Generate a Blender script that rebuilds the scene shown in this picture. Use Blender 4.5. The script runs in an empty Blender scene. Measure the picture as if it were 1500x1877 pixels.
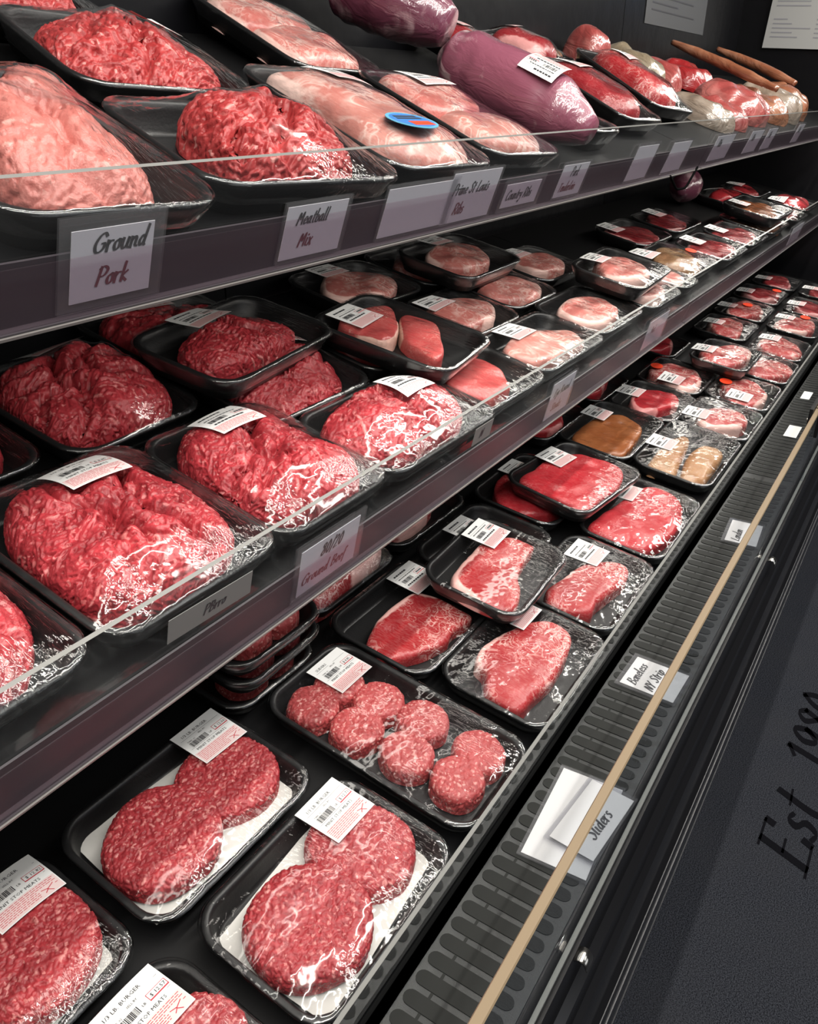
import bpy, math, random
import numpy as np
from mathutils import Matrix, Vector

# ------------------------------------------------------------------ camera, light, exposure
S = bpy.context.scene
COL = S.collection
CZ = 1.35                                   # eye height above the floor
F_PX, VPX, VPY = 1450.0, 1820.0, 178.0      # focal length in px, vanishing point of the case
pitch = math.atan((938.5 - VPY) / F_PX)
yaw = math.atan((VPX - 750.0) / math.hypot(F_PX, 938.5 - VPY))
cr = Vector((math.sin(yaw), -math.cos(yaw), 0))
cf = Vector((math.cos(yaw) * math.cos(pitch), math.sin(yaw) * math.cos(pitch), -math.sin(pitch)))
cu = cr.cross(cf)
cam_d = bpy.data.cameras.new('camera'); cam = bpy.data.objects.new('camera', cam_d); COL.objects.link(cam)
cam.matrix_world = Matrix(((cr.x, cu.x, -cf.x, 0), (cr.y, cu.y, -cf.y, 0), (cr.z, cu.z, -cf.z, CZ), (0, 0, 0, 1)))
cam_d.sensor_fit = 'HORIZONTAL'; cam_d.sensor_width = 36.0; cam_d.lens = 36.0 * F_PX / 1500.0
cam_d.clip_start = 0.02
S.camera = cam

W = bpy.data.worlds.new('store'); S.world = W; W.use_nodes = True
bg = W.node_tree.nodes['Background']; bg.inputs[0].default_value = (0.55, 0.62, 0.75, 1); bg.inputs[1].default_value = 0.015

def area(name, loc, target, sx, sy, power, color):
    d = bpy.data.lights.new(name, 'AREA'); d.shape = 'RECTANGLE'; d.size = sx; d.size_y = sy; d.energy = power; d.color = color
    o = bpy.data.objects.new(name, d); COL.objects.link(o); o.location = loc
    z = (Vector(loc) - Vector(target)).normalized(); x = Vector((1, 0, 0)); y = z.cross(x).normalized()
    o.matrix_world = Matrix(((x.x, y.x, z.x, loc[0]), (x.y, y.y, z.y, loc[1]), (x.z, y.z, z.z, loc[2]), (0, 0, 0, 1)))
    return o
# two LED strips under the canopy of the case, and the dim shop ceiling behind the viewer
area('canopy_strip', (2.2, -.45, CZ + 0.95), (2.2, 0.45, CZ - 0.40), 6.6, 0.16, 80, (1.0, 0.96, 0.90))
area('canopy_strip', (2.2, 0.14, CZ + 0.72), (2.2, 0.42, CZ - 0.40), 6.6, 0.03, 46, (1.0, 0.95, 0.87))
area('shelf_strip', (1.9, 0.475, CZ - 0.128), (1.9, 0.60, CZ - 0.45), 4.6, 0.02, 6.0, (1.0, 0.95, 0.87))
area('shelf_strip', (1.9, 0.452, CZ - 0.428), (1.9, 0.50, CZ - 0.75), 4.6, 0.02, 2.0, (1.0, 0.95, 0.87))
area('shop_ceiling', (1.5, -2.0, CZ + 1.3), (1.5, 0.3, CZ - 0.4), 3.0, 1.0, 16, (0.95, 0.97, 1.0))
area('front_fill', (0.6, -2.6, CZ - 0.1), (0.8, 0.4, CZ - 0.3), 3.0, 0.8, 10, (0.95, 0.97, 1.0))  # added fill from the shopper's side for signs and meat, no known lamp

S.view_settings.view_transform = 'Standard'; S.view_settings.look = 'None'
S.view_settings.exposure = 0.0; S.view_settings.gamma = 1.0; S.view_settings.use_curve_mapping = False
S.cycles.use_denoising = True
S.cycles.transparent_max_bounces = 20; S.cycles.max_bounces = 7; S.cycles.diffuse_bounces = 2; S.cycles.glossy_bounces = 3
S.cycles.sample_clamp_indirect = 4.0
S.cycles.caustics_reflective = False; S.cycles.caustics_refractive = False

RNG = np.random.default_rng(7)

# ------------------------------------------------------------------ materials
class NT:
    def __init__(s, name):
        s.m = bpy.data.materials.new(name); s.m.use_nodes = True; s.t = s.m.node_tree; s.t.nodes.clear()
        s.out = s.n('ShaderNodeOutputMaterial')
    def n(s, kind, **kw):
        nd = s.t.nodes.new(kind)
        for k, v in kw.items():
            if k.startswith('i_'):
                key = k[2:]; key = int(key) if key.isdigit() else key.replace('_', ' ')
                s.set(nd.inputs[key], v)
            else: setattr(nd, k, v)
        return nd
    def set(s, inp, v):
        if isinstance(v, bpy.types.NodeSocket): s.t.links.new(v, inp)
        elif isinstance(v, (tuple, list)) and len(v) == 3 and inp.type == 'RGBA': inp.default_value = (*v, 1)
        else: inp.default_value = v
    def obj(s): return s.n('ShaderNodeTexCoord').outputs['Object']
    def noise(s, scale, vec, detail=3.0, rough=.55, dist=0.0, out=0):
        return s.n('ShaderNodeTexNoise', i_Vector=vec, i_Scale=scale, i_Detail=detail, i_Roughness=rough, i_Distortion=dist).outputs[out]
    def ramp(s, fac, a, b, lo=0.0, hi=1.0):
        return s.n('ShaderNodeMapRange', i_0=fac, i_1=a, i_2=b, i_3=lo, i_4=hi, clamp=True).outputs[0]
    def mix(s, fac, a, b, mode='MIX'):
        nd = s.n('ShaderNodeMix', data_type='RGBA', blend_type=mode)
        s.set(nd.inputs[0], fac); s.set(nd.inputs[6], a); s.set(nd.inputs[7], b); return nd.outputs[2]
    def math(s, op, a, b=0.0):
        nd = s.n('ShaderNodeMath', operation=op); s.set(nd.inputs[0], a); s.set(nd.inputs[1], b); return nd.outputs[0]
    def bump(s, h, strength, dist):
        return s.n('ShaderNodeBump', i_Height=h, i_Strength=strength, i_Distance=dist).outputs[0]
    def principled(s, **kw):
        p = s.n('ShaderNodeBsdfPrincipled')
        for k, v in kw.items(): s.set(p.inputs[k.replace('_', ' ')], v)
        s.t.links.new(p.outputs[0], s.out.inputs[0]); return p
    def front(s, fac):                       # only the entry face of a clear sheet mirrors
        return s.math('MULTIPLY', fac, s.math('SUBTRACT', 1.0, s.n('ShaderNodeNewGeometry').outputs['Backfacing']))
    def attr(s, name='var'):
        a = s.n('ShaderNodeAttribute', attribute_name=name)
        return s.n('ShaderNodeSeparateColor', i_Color=a.outputs['Color']).outputs

def plain(name, col, rough=.5, metal=0.0, spec=.5, bump=None, coat=0.0):
    t = NT(name); kw = dict(Base_Color=(*col, 1), Roughness=rough, Metallic=metal)
    p = t.principled(**kw); p.inputs['Specular IOR Level'].default_value = spec; p.inputs['Coat Weight'].default_value = coat
    if bump: t.set(p.inputs['Normal'], t.bump(t.noise(bump[0], t.obj()), bump[1], bump[2]))
    return t.m

def ground_meat(name, dark, light, fat, fleck=300, fleck_t=.86, rough=.34):
    t = NT(name); o = t.obj(); a = t.attr()
    c = t.mix(a[0], (*dark, 1), (*light, 1))
    c = t.mix(t.ramp(t.noise(28, o), .35, .7), c, t.mix(.5, c, (*light, 1)))
    wob = t.n('ShaderNodeVectorMath', operation='ADD', i_0=o, i_1=t.n('ShaderNodeVectorMath', operation='SCALE', i_0=t.noise(160, o, out=1), i_3=.006).outputs[0]).outputs[0]
    v = t.n('ShaderNodeTexVoronoi', i_Vector=wob, i_Scale=fleck)
    cell = t.n('ShaderNodeSeparateColor', i_Color=v.outputs['Color']).outputs[0]
    c = t.mix(t.math('MULTIPLY', t.ramp(cell, fleck_t, fleck_t + .06), .75), c, (*fat, 1))
    c = t.mix(t.math('MULTIPLY', a[1], .85), c, (*fat, 1))
    h = t.math('ADD', t.noise(700, o), t.math('MULTIPLY', v.outputs['Distance'], -.6))
    p = t.principled(Base_Color=c, Roughness=rough, Normal=t.bump(h, .35, .0012)); p.inputs['Specular IOR Level'].default_value = .45
    return t.m

def steak_meat(name, lean, lean2, fat, vein=52, amount=.045, cover=.42, rough=.27, grain=0.0):
    t = NT(name); o = t.obj(); a = t.attr()
    c = t.mix(t.ramp(t.noise(22, o), .3, .7), (*lean, 1), (*lean2, 1))
    fine = t.noise(420, t.n('ShaderNodeMapping', i_Vector=o, i_Scale=(1, .25, 1)).outputs[0])
    c = t.mix(t.ramp(fine, .40, .75, 0, .14), c, (*fat, 1))
    n1 = t.noise(vein, o, detail=2.5, dist=1.3)
    ridge = t.math('ABSOLUTE', t.math('SUBTRACT', n1, .5))
    line = t.ramp(ridge, amount, 0.0)
    msk = t.ramp(t.noise(15, o), cover, cover + .12)
    c = t.mix(t.math('MULTIPLY', t.math('MULTIPLY', line, msk), .95), c, (*fat, 1))
    n2 = t.noise(vein * 2.6, o, detail=1.5, dist=.8)
    line2 = t.ramp(t.math('ABSOLUTE', t.math('SUBTRACT', n2, .5)), amount * .7, 0.0)
    c = t.mix(t.math('MULTIPLY', t.math('MULTIPLY', line2, t.ramp(t.noise(13, o), .44, .56)), .75), c, (*fat, 1))
    edge = t.math('ADD', a[1], t.math('MULTIPLY', t.math('SUBTRACT', t.noise(60, o), .5), .5))
    c = t.mix(t.ramp(edge, .45, .62), c, tuple(min(1, x * 1.15) for x in fat) + (1,))
    if grain: c = t.mix(t.ramp(t.noise(900, o), .5, .62, 0, grain), c, (.06, .04, .03, 1))
    h = t.math('ADD', t.math('MULTIPLY', t.noise(90, o), 1.0), t.math('MULTIPLY', fine, .3))
    p = t.principled(Base_Color=c, Roughness=rough, Normal=t.bump(h, .4, .003)); p.inputs['Specular IOR Level'].default_value = .5
    return t.m

def wrapped(name, a_col, b_col, scale=9, lo=.5, hi=.62, wr=38, bd=.006):
    """meat seen through a tight vacuum bag: clear glossy coat with creases"""
    t = NT(name); o = t.obj()
    c = t.mix(t.ramp(t.noise(scale, o, detail=5, dist=.8), lo, hi), (*a_col, 1), (*b_col, 1))
    m = t.n('ShaderNodeMapping', i_Vector=o, i_Scale=(1.0, .35, 1.0)).outputs[0]
    n = t.math('ABSOLUTE', t.math('SUBTRACT', t.noise(wr, m, detail=4, dist=1.2), .5))
    nrm = t.bump(n, .55, bd)
    p = t.principled(Base_Color=c, Roughness=.35, Normal=nrm)
    p.inputs['Coat Weight'].default_value = 1.0; p.inputs['Coat Roughness'].default_value = .09
    t.set(p.inputs['Coat Normal'], nrm)
    return t.m

def clear_film(name, gain=1.6, rough=.1, tint=(.97, .97, .97), wr=1.0, stretch=(1, .12, 1)):
    t = NT(name); o = t.obj()
    m = t.n('ShaderNodeMapping', i_Vector=o, i_Rotation=(0, 0, .5), i_Scale=stretch).outputs[0]
    w1 = t.math('MULTIPLY', t.noise(260, m, detail=2, dist=.6), t.ramp(t.noise(16, o), .48, .7))
    m2 = t.n('ShaderNodeMapping', i_Vector=o, i_Rotation=(0, 0, -1.0), i_Scale=stretch).outputs[0]
    w2 = t.math('MULTIPLY', t.noise(180, m2, detail=2, dist=.5), t.ramp(t.noise(12, o, detail=1), .5, .75))
    h = t.math('ADD', t.math('ADD', w1, w2), t.math('MULTIPLY', t.noise(30, o, detail=2), .9))
    nrm = t.bump(h, .6 * wr, .004)
    fr = t.n('ShaderNodeFresnel', i_IOR=1.45, i_Normal=nrm).outputs[0]
    fac = t.front(t.math('MINIMUM', t.math('MULTIPLY', fr, gain), .85))
    tr = t.n('ShaderNodeBsdfTransparent', i_Color=(*tint, 1)); gl = t.n('ShaderNodeBsdfGlossy', i_Color=(1, 1, 1, 1), i_Roughness=rough, i_Normal=nrm)
    mx = t.n('ShaderNodeMixShader', i_0=fac, i_1=tr.outputs[0], i_2=gl.outputs[0])
    t.t.links.new(mx.outputs[0], t.out.inputs[0]); return t.m

def acrylic(name, gain=1.0, rough=.03, tint=(.93, .94, .94), haze=0.0, hcol=(.7, .7, .7)):
    t = NT(name); o = t.obj()
    m = t.n('ShaderNodeMapping', i_Vector=o, i_Scale=(.15, 1, 1)).outputs[0]
    nrm = t.bump(t.noise(40, m), .05, .002)
    fac = t.front(t.math('MINIMUM', t.math('MULTIPLY', t.n('ShaderNodeFresnel', i_IOR=1.48, i_Normal=nrm).outputs[0], gain), .8))
    tr = t.n('ShaderNodeBsdfTransparent', i_Color=(*tint, 1)).outputs[0]
    if haze:
        df = t.n('ShaderNodeBsdfDiffuse', i_Color=(*hcol, 1)).outputs[0]
        tr = t.n('ShaderNodeMixShader', i_0=t.ramp(t.noise(14, m, detail=5), .4, .8, haze * .5, haze * 1.5), i_1=tr, i_2=df).outputs[0]
    gl = t.n('ShaderNodeBsdfGlossy', i_Color=(1, 1, 1, 1), i_Roughness=rough, i_Normal=nrm)
    mx = t.n('ShaderNodeMixShader', i_0=fac, i_1=tr, i_2=gl.outputs[0])
    t.t.links.new(mx.outputs[0], t.out.inputs[0]); return t.m

M = {}
M['beef'] = ground_meat('ground_beef', (.22, .014, .020), (.46, .044, .055), (.70, .24, .23), fleck_t=.94)
M['mix'] = ground_meat('meatball_mix', (.32, .024, .026), (.49, .062, .062), (.74, .32, .29), fleck=260, fleck_t=.93)
M['pork'] = ground_meat('ground_pork', (.47, .130, .110), (.61, .220, .190), (.74, .40, .35), fleck=240, fleck_t=.95)
M['patty'] = ground_meat('burger_patty', (.23, .016, .022), (.42, .046, .054), (.66, .25, .23), fleck=400, fleck_t=.90, rough=.38)
M['slider'] = ground_meat('slider_patty', (.28, .030, .032), (.46, .078, .080), (.70, .33, .30), fleck=460, fleck_t=.90, rough=.42)
M['steak'] = steak_meat('strip_steak', (.32, .013, .019), (.45, .034, .038), (.80, .46, .42))
M['red'] = steak_meat('round_steak', (.40, .012, .022), (.54, .034, .044), (.74, .28, .27), amount=.016, cover=.52)
M['dark'] = steak_meat('dark_steak', (.24, .012, .018), (.36, .028, .034), (.62, .28, .27), amount=.022)
M['bonein'] = steak_meat('bone_in_steak', (.40, .038, .042), (.54, .090, .088), (.76, .48, .43), vein=34, amount=.07, cover=.38)
M['pale'] = steak_meat('pork_chop', (.52, .140, .120), (.64, .230, .200), (.80, .52, .46), vein=40, amount=.075, cover=.38)
M['eye'] = steak_meat('eye_round', (.46, .055, .058), (.56, .100, .095), (.74, .46, .38), amount=.014, cover=.5)
M['rib'] = steak_meat('pork_rib', (.54, .190, .160), (.64, .290, .245), (.80, .56, .50), vein=22, amount=.07, cover=.38)
M['brown'] = steak_meat('marinated_cutlet', (.26, .070, .020), (.36, .125, .045), (.46, .210, .095), amount=.012, cover=.55)
M['crumb'] = steak_meat('breaded_cutlet', (.42, .190, .080), (.52, .290, .150), (.66, .480, .300), amount=.02, grain=.35)
M['pepper'] = steak_meat('peppered_roast', (.24, .110, .055), (.36, .200, .100), (.52, .380, .230), grain=.9)
M['purple'] = wrapped('vacuum_tenderloin', (.15, .040, .070), (.50, .33, .36), scale=13, lo=.49, hi=.60)
M['purple2'] = wrapped('vacuum_tenderloin_plain', (.25, .075, .115), (.56, .38, .40), scale=14, lo=.56, hi=.66)
M['sausage'] = wrapped('pale_sausage', (.22, .175, .115), (.33, .28, .21), lo=.4, hi=.6, wr=24, bd=.014)
M['bagpink'] = wrapped('bagged_pork', (.32, .060, .055), (.48, .17, .15), lo=.45, hi=.65, wr=24, bd=.014)
M['bagtan'] = wrapped('bagged_sausage', (.24, .085, .042), (.36, .16, .09), lo=.45, hi=.6, wr=24, bd=.014)
M['bagwhite'] = wrapped('bagged_tripe', (.20, .15, .11), (.34, .28, .23), lo=.4, hi=.6, wr=24, bd=.016)
M['bagred'] = wrapped('bagged_beef', (.28, .014, .016), (.44, .09, .085), lo=.55, hi=.68, wr=24, bd=.014)
M['foam'] = plain('black_foam', (.010, .010, .0105), .40, spec=.5, bump=(420, .25, .0008))
M['film'] = clear_film('stretch_film')
M['paper'] = plain('butcher_paper', (.62, .61, .58), .75, bump=(40, .3, .002))
M['white'] = plain('label_paper', (.78, .78, .77), .45)
M['pinkpaper'] = plain('label_pink', (.74, .58, .57), .45)
M['ink'] = plain('black_ink', (.03, .03, .035), .5)
M['grey'] = plain('grey_ink', (.24, .24, .26), .5)
M['redink'] = plain('red_ink', (.50, .05, .07), .5)
M['maroon'] = plain('maroon_ink', (.16, .02, .04), .5)
M['redsticker'] = plain('red_sticker', (.85, .06, .02), .4)
M['blue'] = plain('blue_foil', (.05, .28, .75), .25, metal=.3)
M['cyan'] = plain('cyan_foil', (.15, .55, .80), .25, metal=.3)
M['card'] = plain('sign_card', (.60, .60, .64), .5)
M['greycard'] = plain('grey_tag', (.16, .165, .16), .5)
M['cardwhite'] = plain('sign_card_white', (.78, .78, .76), .5)
M['black'] = plain('black_enamel', (.004, .004, .0045), .34, bump=(6, .03, .01))
M['shelf'] = plain('shelf_enamel', (.004, .004, .0045), .5, spec=.25)
M['rubber'] = plain('cable_rubber', (.004, .004, .004), .9, spec=0.0)
M['noticepaper'] = plain('notice_paper', (.36, .36, .35), .6)
M['noticeshade'] = plain('notice_shaded_paper', (.06, .062, .065), .5)  # paper colour darkened to stand for the shade it hangs in
M['matte'] = plain('black_matte', (.008, .008, .008), .6)
M['back'] = plain('black_back_panel', (.004, .004, .005), .34, spec=.15, bump=(9, .12, .02))
M['channel'] = plain('channel_plastic', (.040, .034, .040), .38, bump=(3, .05, .01))
M['lip'] = plain('shelf_edge_metal', (.30, .28, .27), .35, metal=.6)
M['steel'] = plain('grille_metal', (.070, .072, .072), .30, metal=.8, bump=(900, .25, .0006))
M['slot'] = plain('grille_slot', (.008, .009, .008), .5, spec=.25)
M['chrome'] = plain('clip_metal', (.62, .60, .56), .22, metal=1.0)
M['bead'] = plain('white_strip', (.50, .48, .42), .3)
M['edge'] = plain('glass_edge', (.25, .185, .115), .3)
M['guardedge'] = plain('acrylic_edge', (.22, .22, .21), .12)
M['guard'] = acrylic('clear_guard', .75, .04, (.95, .96, .96), haze=.012)
M['glass'] = acrylic('front_glass', .7, .03, (.86, .88, .90), haze=.010)
M['sleeve'] = acrylic('card_sleeve', .8, .10, (.94, .94, .95), haze=.05)
M['bumper'] = plain('bumper_plastic', (.007, .007, .008), .22)
M['floorm'] = plain('floor_dark', (.012, .012, .014), .5)
def mat_carpet():
    t = NT('mat_pile'); o = t.obj()
    n = t.noise(430, o, detail=3); big = t.noise(7, o)
    c = t.mix(t.ramp(n, .38, .62), (.008, .009, .013, 1), (.060, .065, .080, 1))
    c = t.mix(t.ramp(big, .35, .7, 0, .35), c, (.045, .046, .052, 1))
    p = t.principled(Base_Color=c, Roughness=.95, Normal=t.bump(n, .8, .006)); p.inputs['Specular IOR Level'].default_value = .1
    return t.m
M['carpet'] = mat_carpet()
M['carpetink'] = plain('mat_black_pile', (.004, .004, .006), .95, spec=.1, bump=(420, .6, .005))

# ------------------------------------------------------------------ mesh helpers
def mesh(name, V, Fc, mats, idx=None, smooth=True, attr=None):
    me = bpy.data.meshes.new(name)
    V = np.asarray(V, dtype=np.float32)
    if isinstance(Fc, np.ndarray):
        nf, k = Fc.shape
        me.vertices.add(len(V)); me.vertices.foreach_set('co', V.ravel())
        me.loops.add(nf * k); me.loops.foreach_set('vertex_index', Fc.astype(np.int32).ravel())
        me.polygons.add(nf); me.polygons.foreach_set('loop_start', np.arange(0, nf * k, k, dtype=np.int32))
        me.update(calc_edges=True)
    else:
        me.from_pydata(V.tolist(), [], [list(f) for f in Fc]); me.update()
    for m in mats: me.materials.append(m)
    if idx is not None: me.polygons.foreach_set('material_index', np.asarray(idx, dtype=np.int32))
    me.polygons.foreach_set('use_smooth', np.full(len(me.polygons), smooth, dtype=bool))
    if attr is not None:
        a = me.attributes.new('var', 'FLOAT_COLOR', 'POINT')
        c = np.ones((len(V), 4), dtype=np.float32); c[:, :3] = attr; a.data.foreach_set('color', c.ravel())
    me.validate(); return me

def link(name, me, parent=None, M4=None, label=None):
    o = bpy.data.objects.new(name, me); COL.objects.link(o)
    if parent is not None: o.parent = parent
    if M4 is not None: o.matrix_local = M4
    if label: o['label'] = label
    return o

def thing(name, label, cat, M4, group=None):
    o = bpy.data.objects.new(name, None); COL.objects.link(o); o.empty_display_size = .03
    o.matrix_world = M4; o['label'] = label; o['category'] = cat
    if group: o['group'] = group
    return o
def tag(o, label, cat, group=None):
    o['label'] = label; o['category'] = cat
    if group: o['group'] = group
    return o

class Geo:
    """collects boxes, prisms and ribbons into one mesh"""
    def __init__(s): s.V = []; s.F = []; s.I = []
    def add(s, V, Fc, mi=0):
        b = len(s.V); s.V += [tuple(v) for v in V]; s.F += [tuple(i + b for i in f) for f in Fc]; s.I += [mi] * len(Fc); return s
    def box(s, x0, x1, y0, y1, z0, z1, mi=0, R=None):
        V = [(x, y, z) for x in (x0, x1) for y in (y0, y1) for z in (z0, z1)]
        if R: V = [tuple(R @ Vector(v)) for v in V]
        return s.add(V, [(0, 1, 3, 2), (4, 6, 7, 5), (0, 4, 5, 1), (2, 3, 7, 6), (0, 2, 6, 4), (1, 5, 7, 3)], mi)
    def prism(s, prof, x0, x1, mi=0):
        n = len(prof); V = [(x0, y, z) for y, z in prof] + [(x1, y, z) for y, z in prof]
        Fc = [(i, (i + 1) % n, (i + 1) % n + n, i + n) for i in range(n)] + [tuple(range(n))[::-1], tuple(range(n, 2 * n))]
        return s.add(V, Fc, mi)
    def mesh(s, name, mats, smooth=False): return mesh(name, s.V, s.F, mats, s.I, smooth)

def vnoise(x, y, scale, seed=0):
    x = x / scale; y = y / scale; xi = np.floor(x).astype(int); yi = np.floor(y).astype(int); fx = x - xi; fy = y - yi
    fx = fx * fx * (3 - 2 * fx); fy = fy * fy * (3 - 2 * fy)
    h = lambda a, b: np.modf(np.abs(np.sin(a * 127.1 + b * 311.7 + seed * 74.7) * 43758.5453))[0]
    return (h(xi, yi) * (1 - fx) + h(xi + 1, yi) * fx) * (1 - fy) + (h(xi, yi + 1) * (1 - fx) + h(xi + 1, yi + 1) * fx) * fy

# ------------------------------------------------------------------ minced-meat relief maps (height, tone, fat)
class Relief:
    def __init__(s, size, px, count, length, rad, wander, flow, seed, fat=.06):
        rng = np.random.default_rng(seed); n = int(size / px); s.n = n; s.px = px
        s.h = np.zeros((n, n)); s.c = np.full((n, n), .3); s.f = np.zeros((n, n)); top = np.full((n, n), -1.0)
        k = int(rad[1] / px) + 2; gy, gx = np.mgrid[-k:k + 1, -k:k + 1]
        for i in range(count):
            x, y = rng.uniform(0, size, 2); r = rng.uniform(*rad); lift = rng.uniform(0, rad[1] * 1.3) * (i / count * .5 + .5)
            ang = flow * 6.28 * 2 * float(vnoise(np.array(x), np.array(y), .045, seed)) + rng.normal(0, .35) + (0 if flow else rng.uniform(0, 6.28))
            tone = rng.uniform(0, 1); isf = 1.0 if rng.uniform() < fat else 0.0
            L = rng.uniform(*length); st = r * .45; bend = rng.normal(0, wander)
            for j in range(max(2, int(L / st))):
                cx, cy = x / px, y / px; ix, iy = int(cx), int(cy)
                d2 = ((gx + ix - cx) ** 2 + (gy + iy - cy) ** 2) * px * px; ok = d2 < r * r
                yy = (gy + iy) % n; xx = (gx + ix) % n; hv = lift + np.sqrt(np.maximum(r * r - d2, 0)); m = ok & (hv > top[yy, xx])
                ym, xm = yy[m], xx[m]; top[ym, xm] = hv[m]; s.c[ym, xm] = tone; s.f[ym, xm] = isf
                ang += bend * .3 + rng.normal(0, .12); x += math.cos(ang) * st; y += math.sin(ang) * st
        s.h = np.maximum(top, 0)
        s.hmax = s.h.max()
    def sample(s, u, v):
        a = u / s.px; b = v / s.px; i = np.floor(a).astype(int); j = np.floor(b).astype(int); fa = a - i; fb = b - j; n = s.n
        def bl(A): return (A[j % n, i % n] * (1 - fa) + A[j % n, (i + 1) % n] * fa) * (1 - fb) + (A[(j + 1) % n, i % n] * (1 - fa) + A[(j + 1) % n, (i + 1) % n] * fa) * fb
        return bl(s.h), bl(s.c), bl(s.f)
STRAND = Relief(.26, .0006, 5200, (.007, .022), (.0011, .0016), .07, .8, 3, fat=.04)
GRAIN = Relief(.20, .0008, 5200, (.002, .006), (.0010, .0017), .05, 0.0, 5, fat=.05)
SOFT = Relief(.26, .0008, 3600, (.004, .011), (.0014, .0021), .06, .35, 9, fat=.02)

def blob(poly, H, N, e=.6, relief=None, ramp=1.0, shape=None, off=(0, 0, 0), amp=1.0, fat=None, seed=0, tiltx=0.0, tilty=0.0):
    """a slab or mound over a star-shaped outline. poly: list of (x,y), or (rx,ry)."""
    if isinstance(poly, tuple): cx = cy = 0.0; th = np.linspace(0, 2 * np.pi, 73); R = poly[0] * poly[1] / np.hypot(poly[1] * np.cos(th), poly[0] * np.sin(th))
    else:
        P = np.array(poly, float); x, y = P[:, 0], P[:, 1]; x2, y2 = np.roll(x, -1), np.roll(y, -1); cr_ = x * y2 - x2 * y; A = cr_.sum() / 2
        cx = ((x + x2) * cr_).sum() / (6 * A); cy = ((y + y2) * cr_).sum() / (6 * A)
        t = np.linspace(0, 1, 13)[:-1]; Q = []
        for i in range(len(P)):
            p0, p1, p2, p3 = P[i - 1], P[i], P[(i + 1) % len(P)], P[(i + 2) % len(P)]
            for k in t: Q.append(.5 * ((2 * p1) + (-p0 + p2) * k + (2 * p0 - 5 * p1 + 4 * p2 - p3) * k * k + (-p0 + 3 * p1 - 3 * p2 + p3) * k ** 3))
        Q = np.array(Q) - (cx, cy); a = np.arctan2(Q[:, 1], Q[:, 0]); r = np.hypot(*Q.T); o = np.argsort(a); a, r = a[o], r[o]
        a = np.concatenate([a - 2 * np.pi, a, a + 2 * np.pi]); r = np.concatenate([r, r, r])
        th = np.linspace(0, 2 * np.pi, 181); R = np.interp(np.where(th > np.pi, th - 2 * np.pi, th), a, r)
        for _ in range(2): R[:-1] = (np.roll(R[:-1], 1) + 2 * R[:-1] + np.roll(R[:-1], -1)) / 4
        R[-1] = R[0]
    Rm = R.mean()
    g = np.linspace(-1, 1, N); a, b = np.meshgrid(g, g); a = a + 1e-9; b = b + 2e-9
    big = np.abs(a) > np.abs(b); rr = np.where(big, a, b); ph = np.where(big, np.pi / 4 * b / a, np.pi / 2 - np.pi / 4 * a / b)
    rho = np.abs(rr); ang = np.mod(np.where(rr < 0, ph + np.pi, ph), 2 * np.pi)
    q = np.linspace(0, np.pi / 2, 200); fx = np.sin(q) ** e; fz = np.cos(q) ** e; fz[-1] = 0
    s = np.concatenate([[0], np.cumsum(np.hypot(np.diff(fx) * Rm, np.diff(fz) * H))]); tot = s[-1]; s /= tot
    f = np.interp(rho, s, fx); z = np.interp(rho, s, fz) * H
    Ra = np.interp(ang, th, R)
    if relief is not None or seed:
        Ra = Ra * (1 + .012 * (vnoise(ang * 5, z * 100, 1.0, seed + 1) - .5) * 2)
    x = f * Ra * np.cos(ang); y = f * Ra * np.sin(ang)
    if shape is not None: z = np.maximum(z + shape(x, y) * np.clip(z / max(H, 1e-6) * 1.6, 0, 1), 0)
    z = z + (vnoise(x + 5, y + 5, .035, seed + 3) - .5) * .004 * np.clip(z / H, 0, 1) * (0 if relief is GRAIN else 1)
    X = np.stack([x, y, z], -1); col = np.zeros((N, N, 3)); col[..., 0] = .4; col[..., 2] = 1.0
    if relief is not None:
        du = np.gradient(X, axis=1); dv = np.gradient(X, axis=0); nn = np.cross(du, dv); nn /= np.linalg.norm(nn, axis=-1, keepdims=True) + 1e-12
        arc = rho * tot * Ra / Rm; ra = seed * 1.7
        U = arc * np.cos(ang + ra) + seed * .037 + 3; Vv = arc * np.sin(ang + ra) + seed * .071 + 3
        h, c, ft = relief.sample(U, Vv); wgt = np.clip((1.0 - rho) * 14, 0, 1)
        X = X + nn * ((h - relief.hmax * .62) * amp * wgt)[..., None]; X[..., 2] = np.maximum(X[..., 2], 0)
        col[..., 0] = c; col[..., 1] = ft; col[..., 2] = np.clip(h / relief.hmax, 0, 1)
    if fat is not None:                      # list of (angle_deg, half_width_deg, thickness_m) fat rims
        edge = (1 - f) * Ra
        for a0, wdt, tk in fat:
            d = np.abs((np.degrees(ang) - a0 + 180) % 360 - 180)
            k = np.clip((wdt + 18 - d) / 42, 0, 1); col[..., 1] = np.maximum(col[..., 1], np.clip(1.15 - edge / (tk + 1e-6) * .55, 0, 1) * k)
    X[..., 2] += tiltx * X[..., 0] + tilty * X[..., 1] + (abs(tiltx) * Rm + abs(tilty) * Rm)
    X += np.array([cx + off[0], cy + off[1], off[2]])
    i = np.arange(N * N).reshape(N, N); Fq = np.stack([i[:-1, :-1], i[:-1, 1:], i[1:, 1:], i[1:, :-1]], -1).reshape(-1, 4)
    return X.reshape(-1, 3), Fq, col.reshape(-1, 3)

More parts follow.
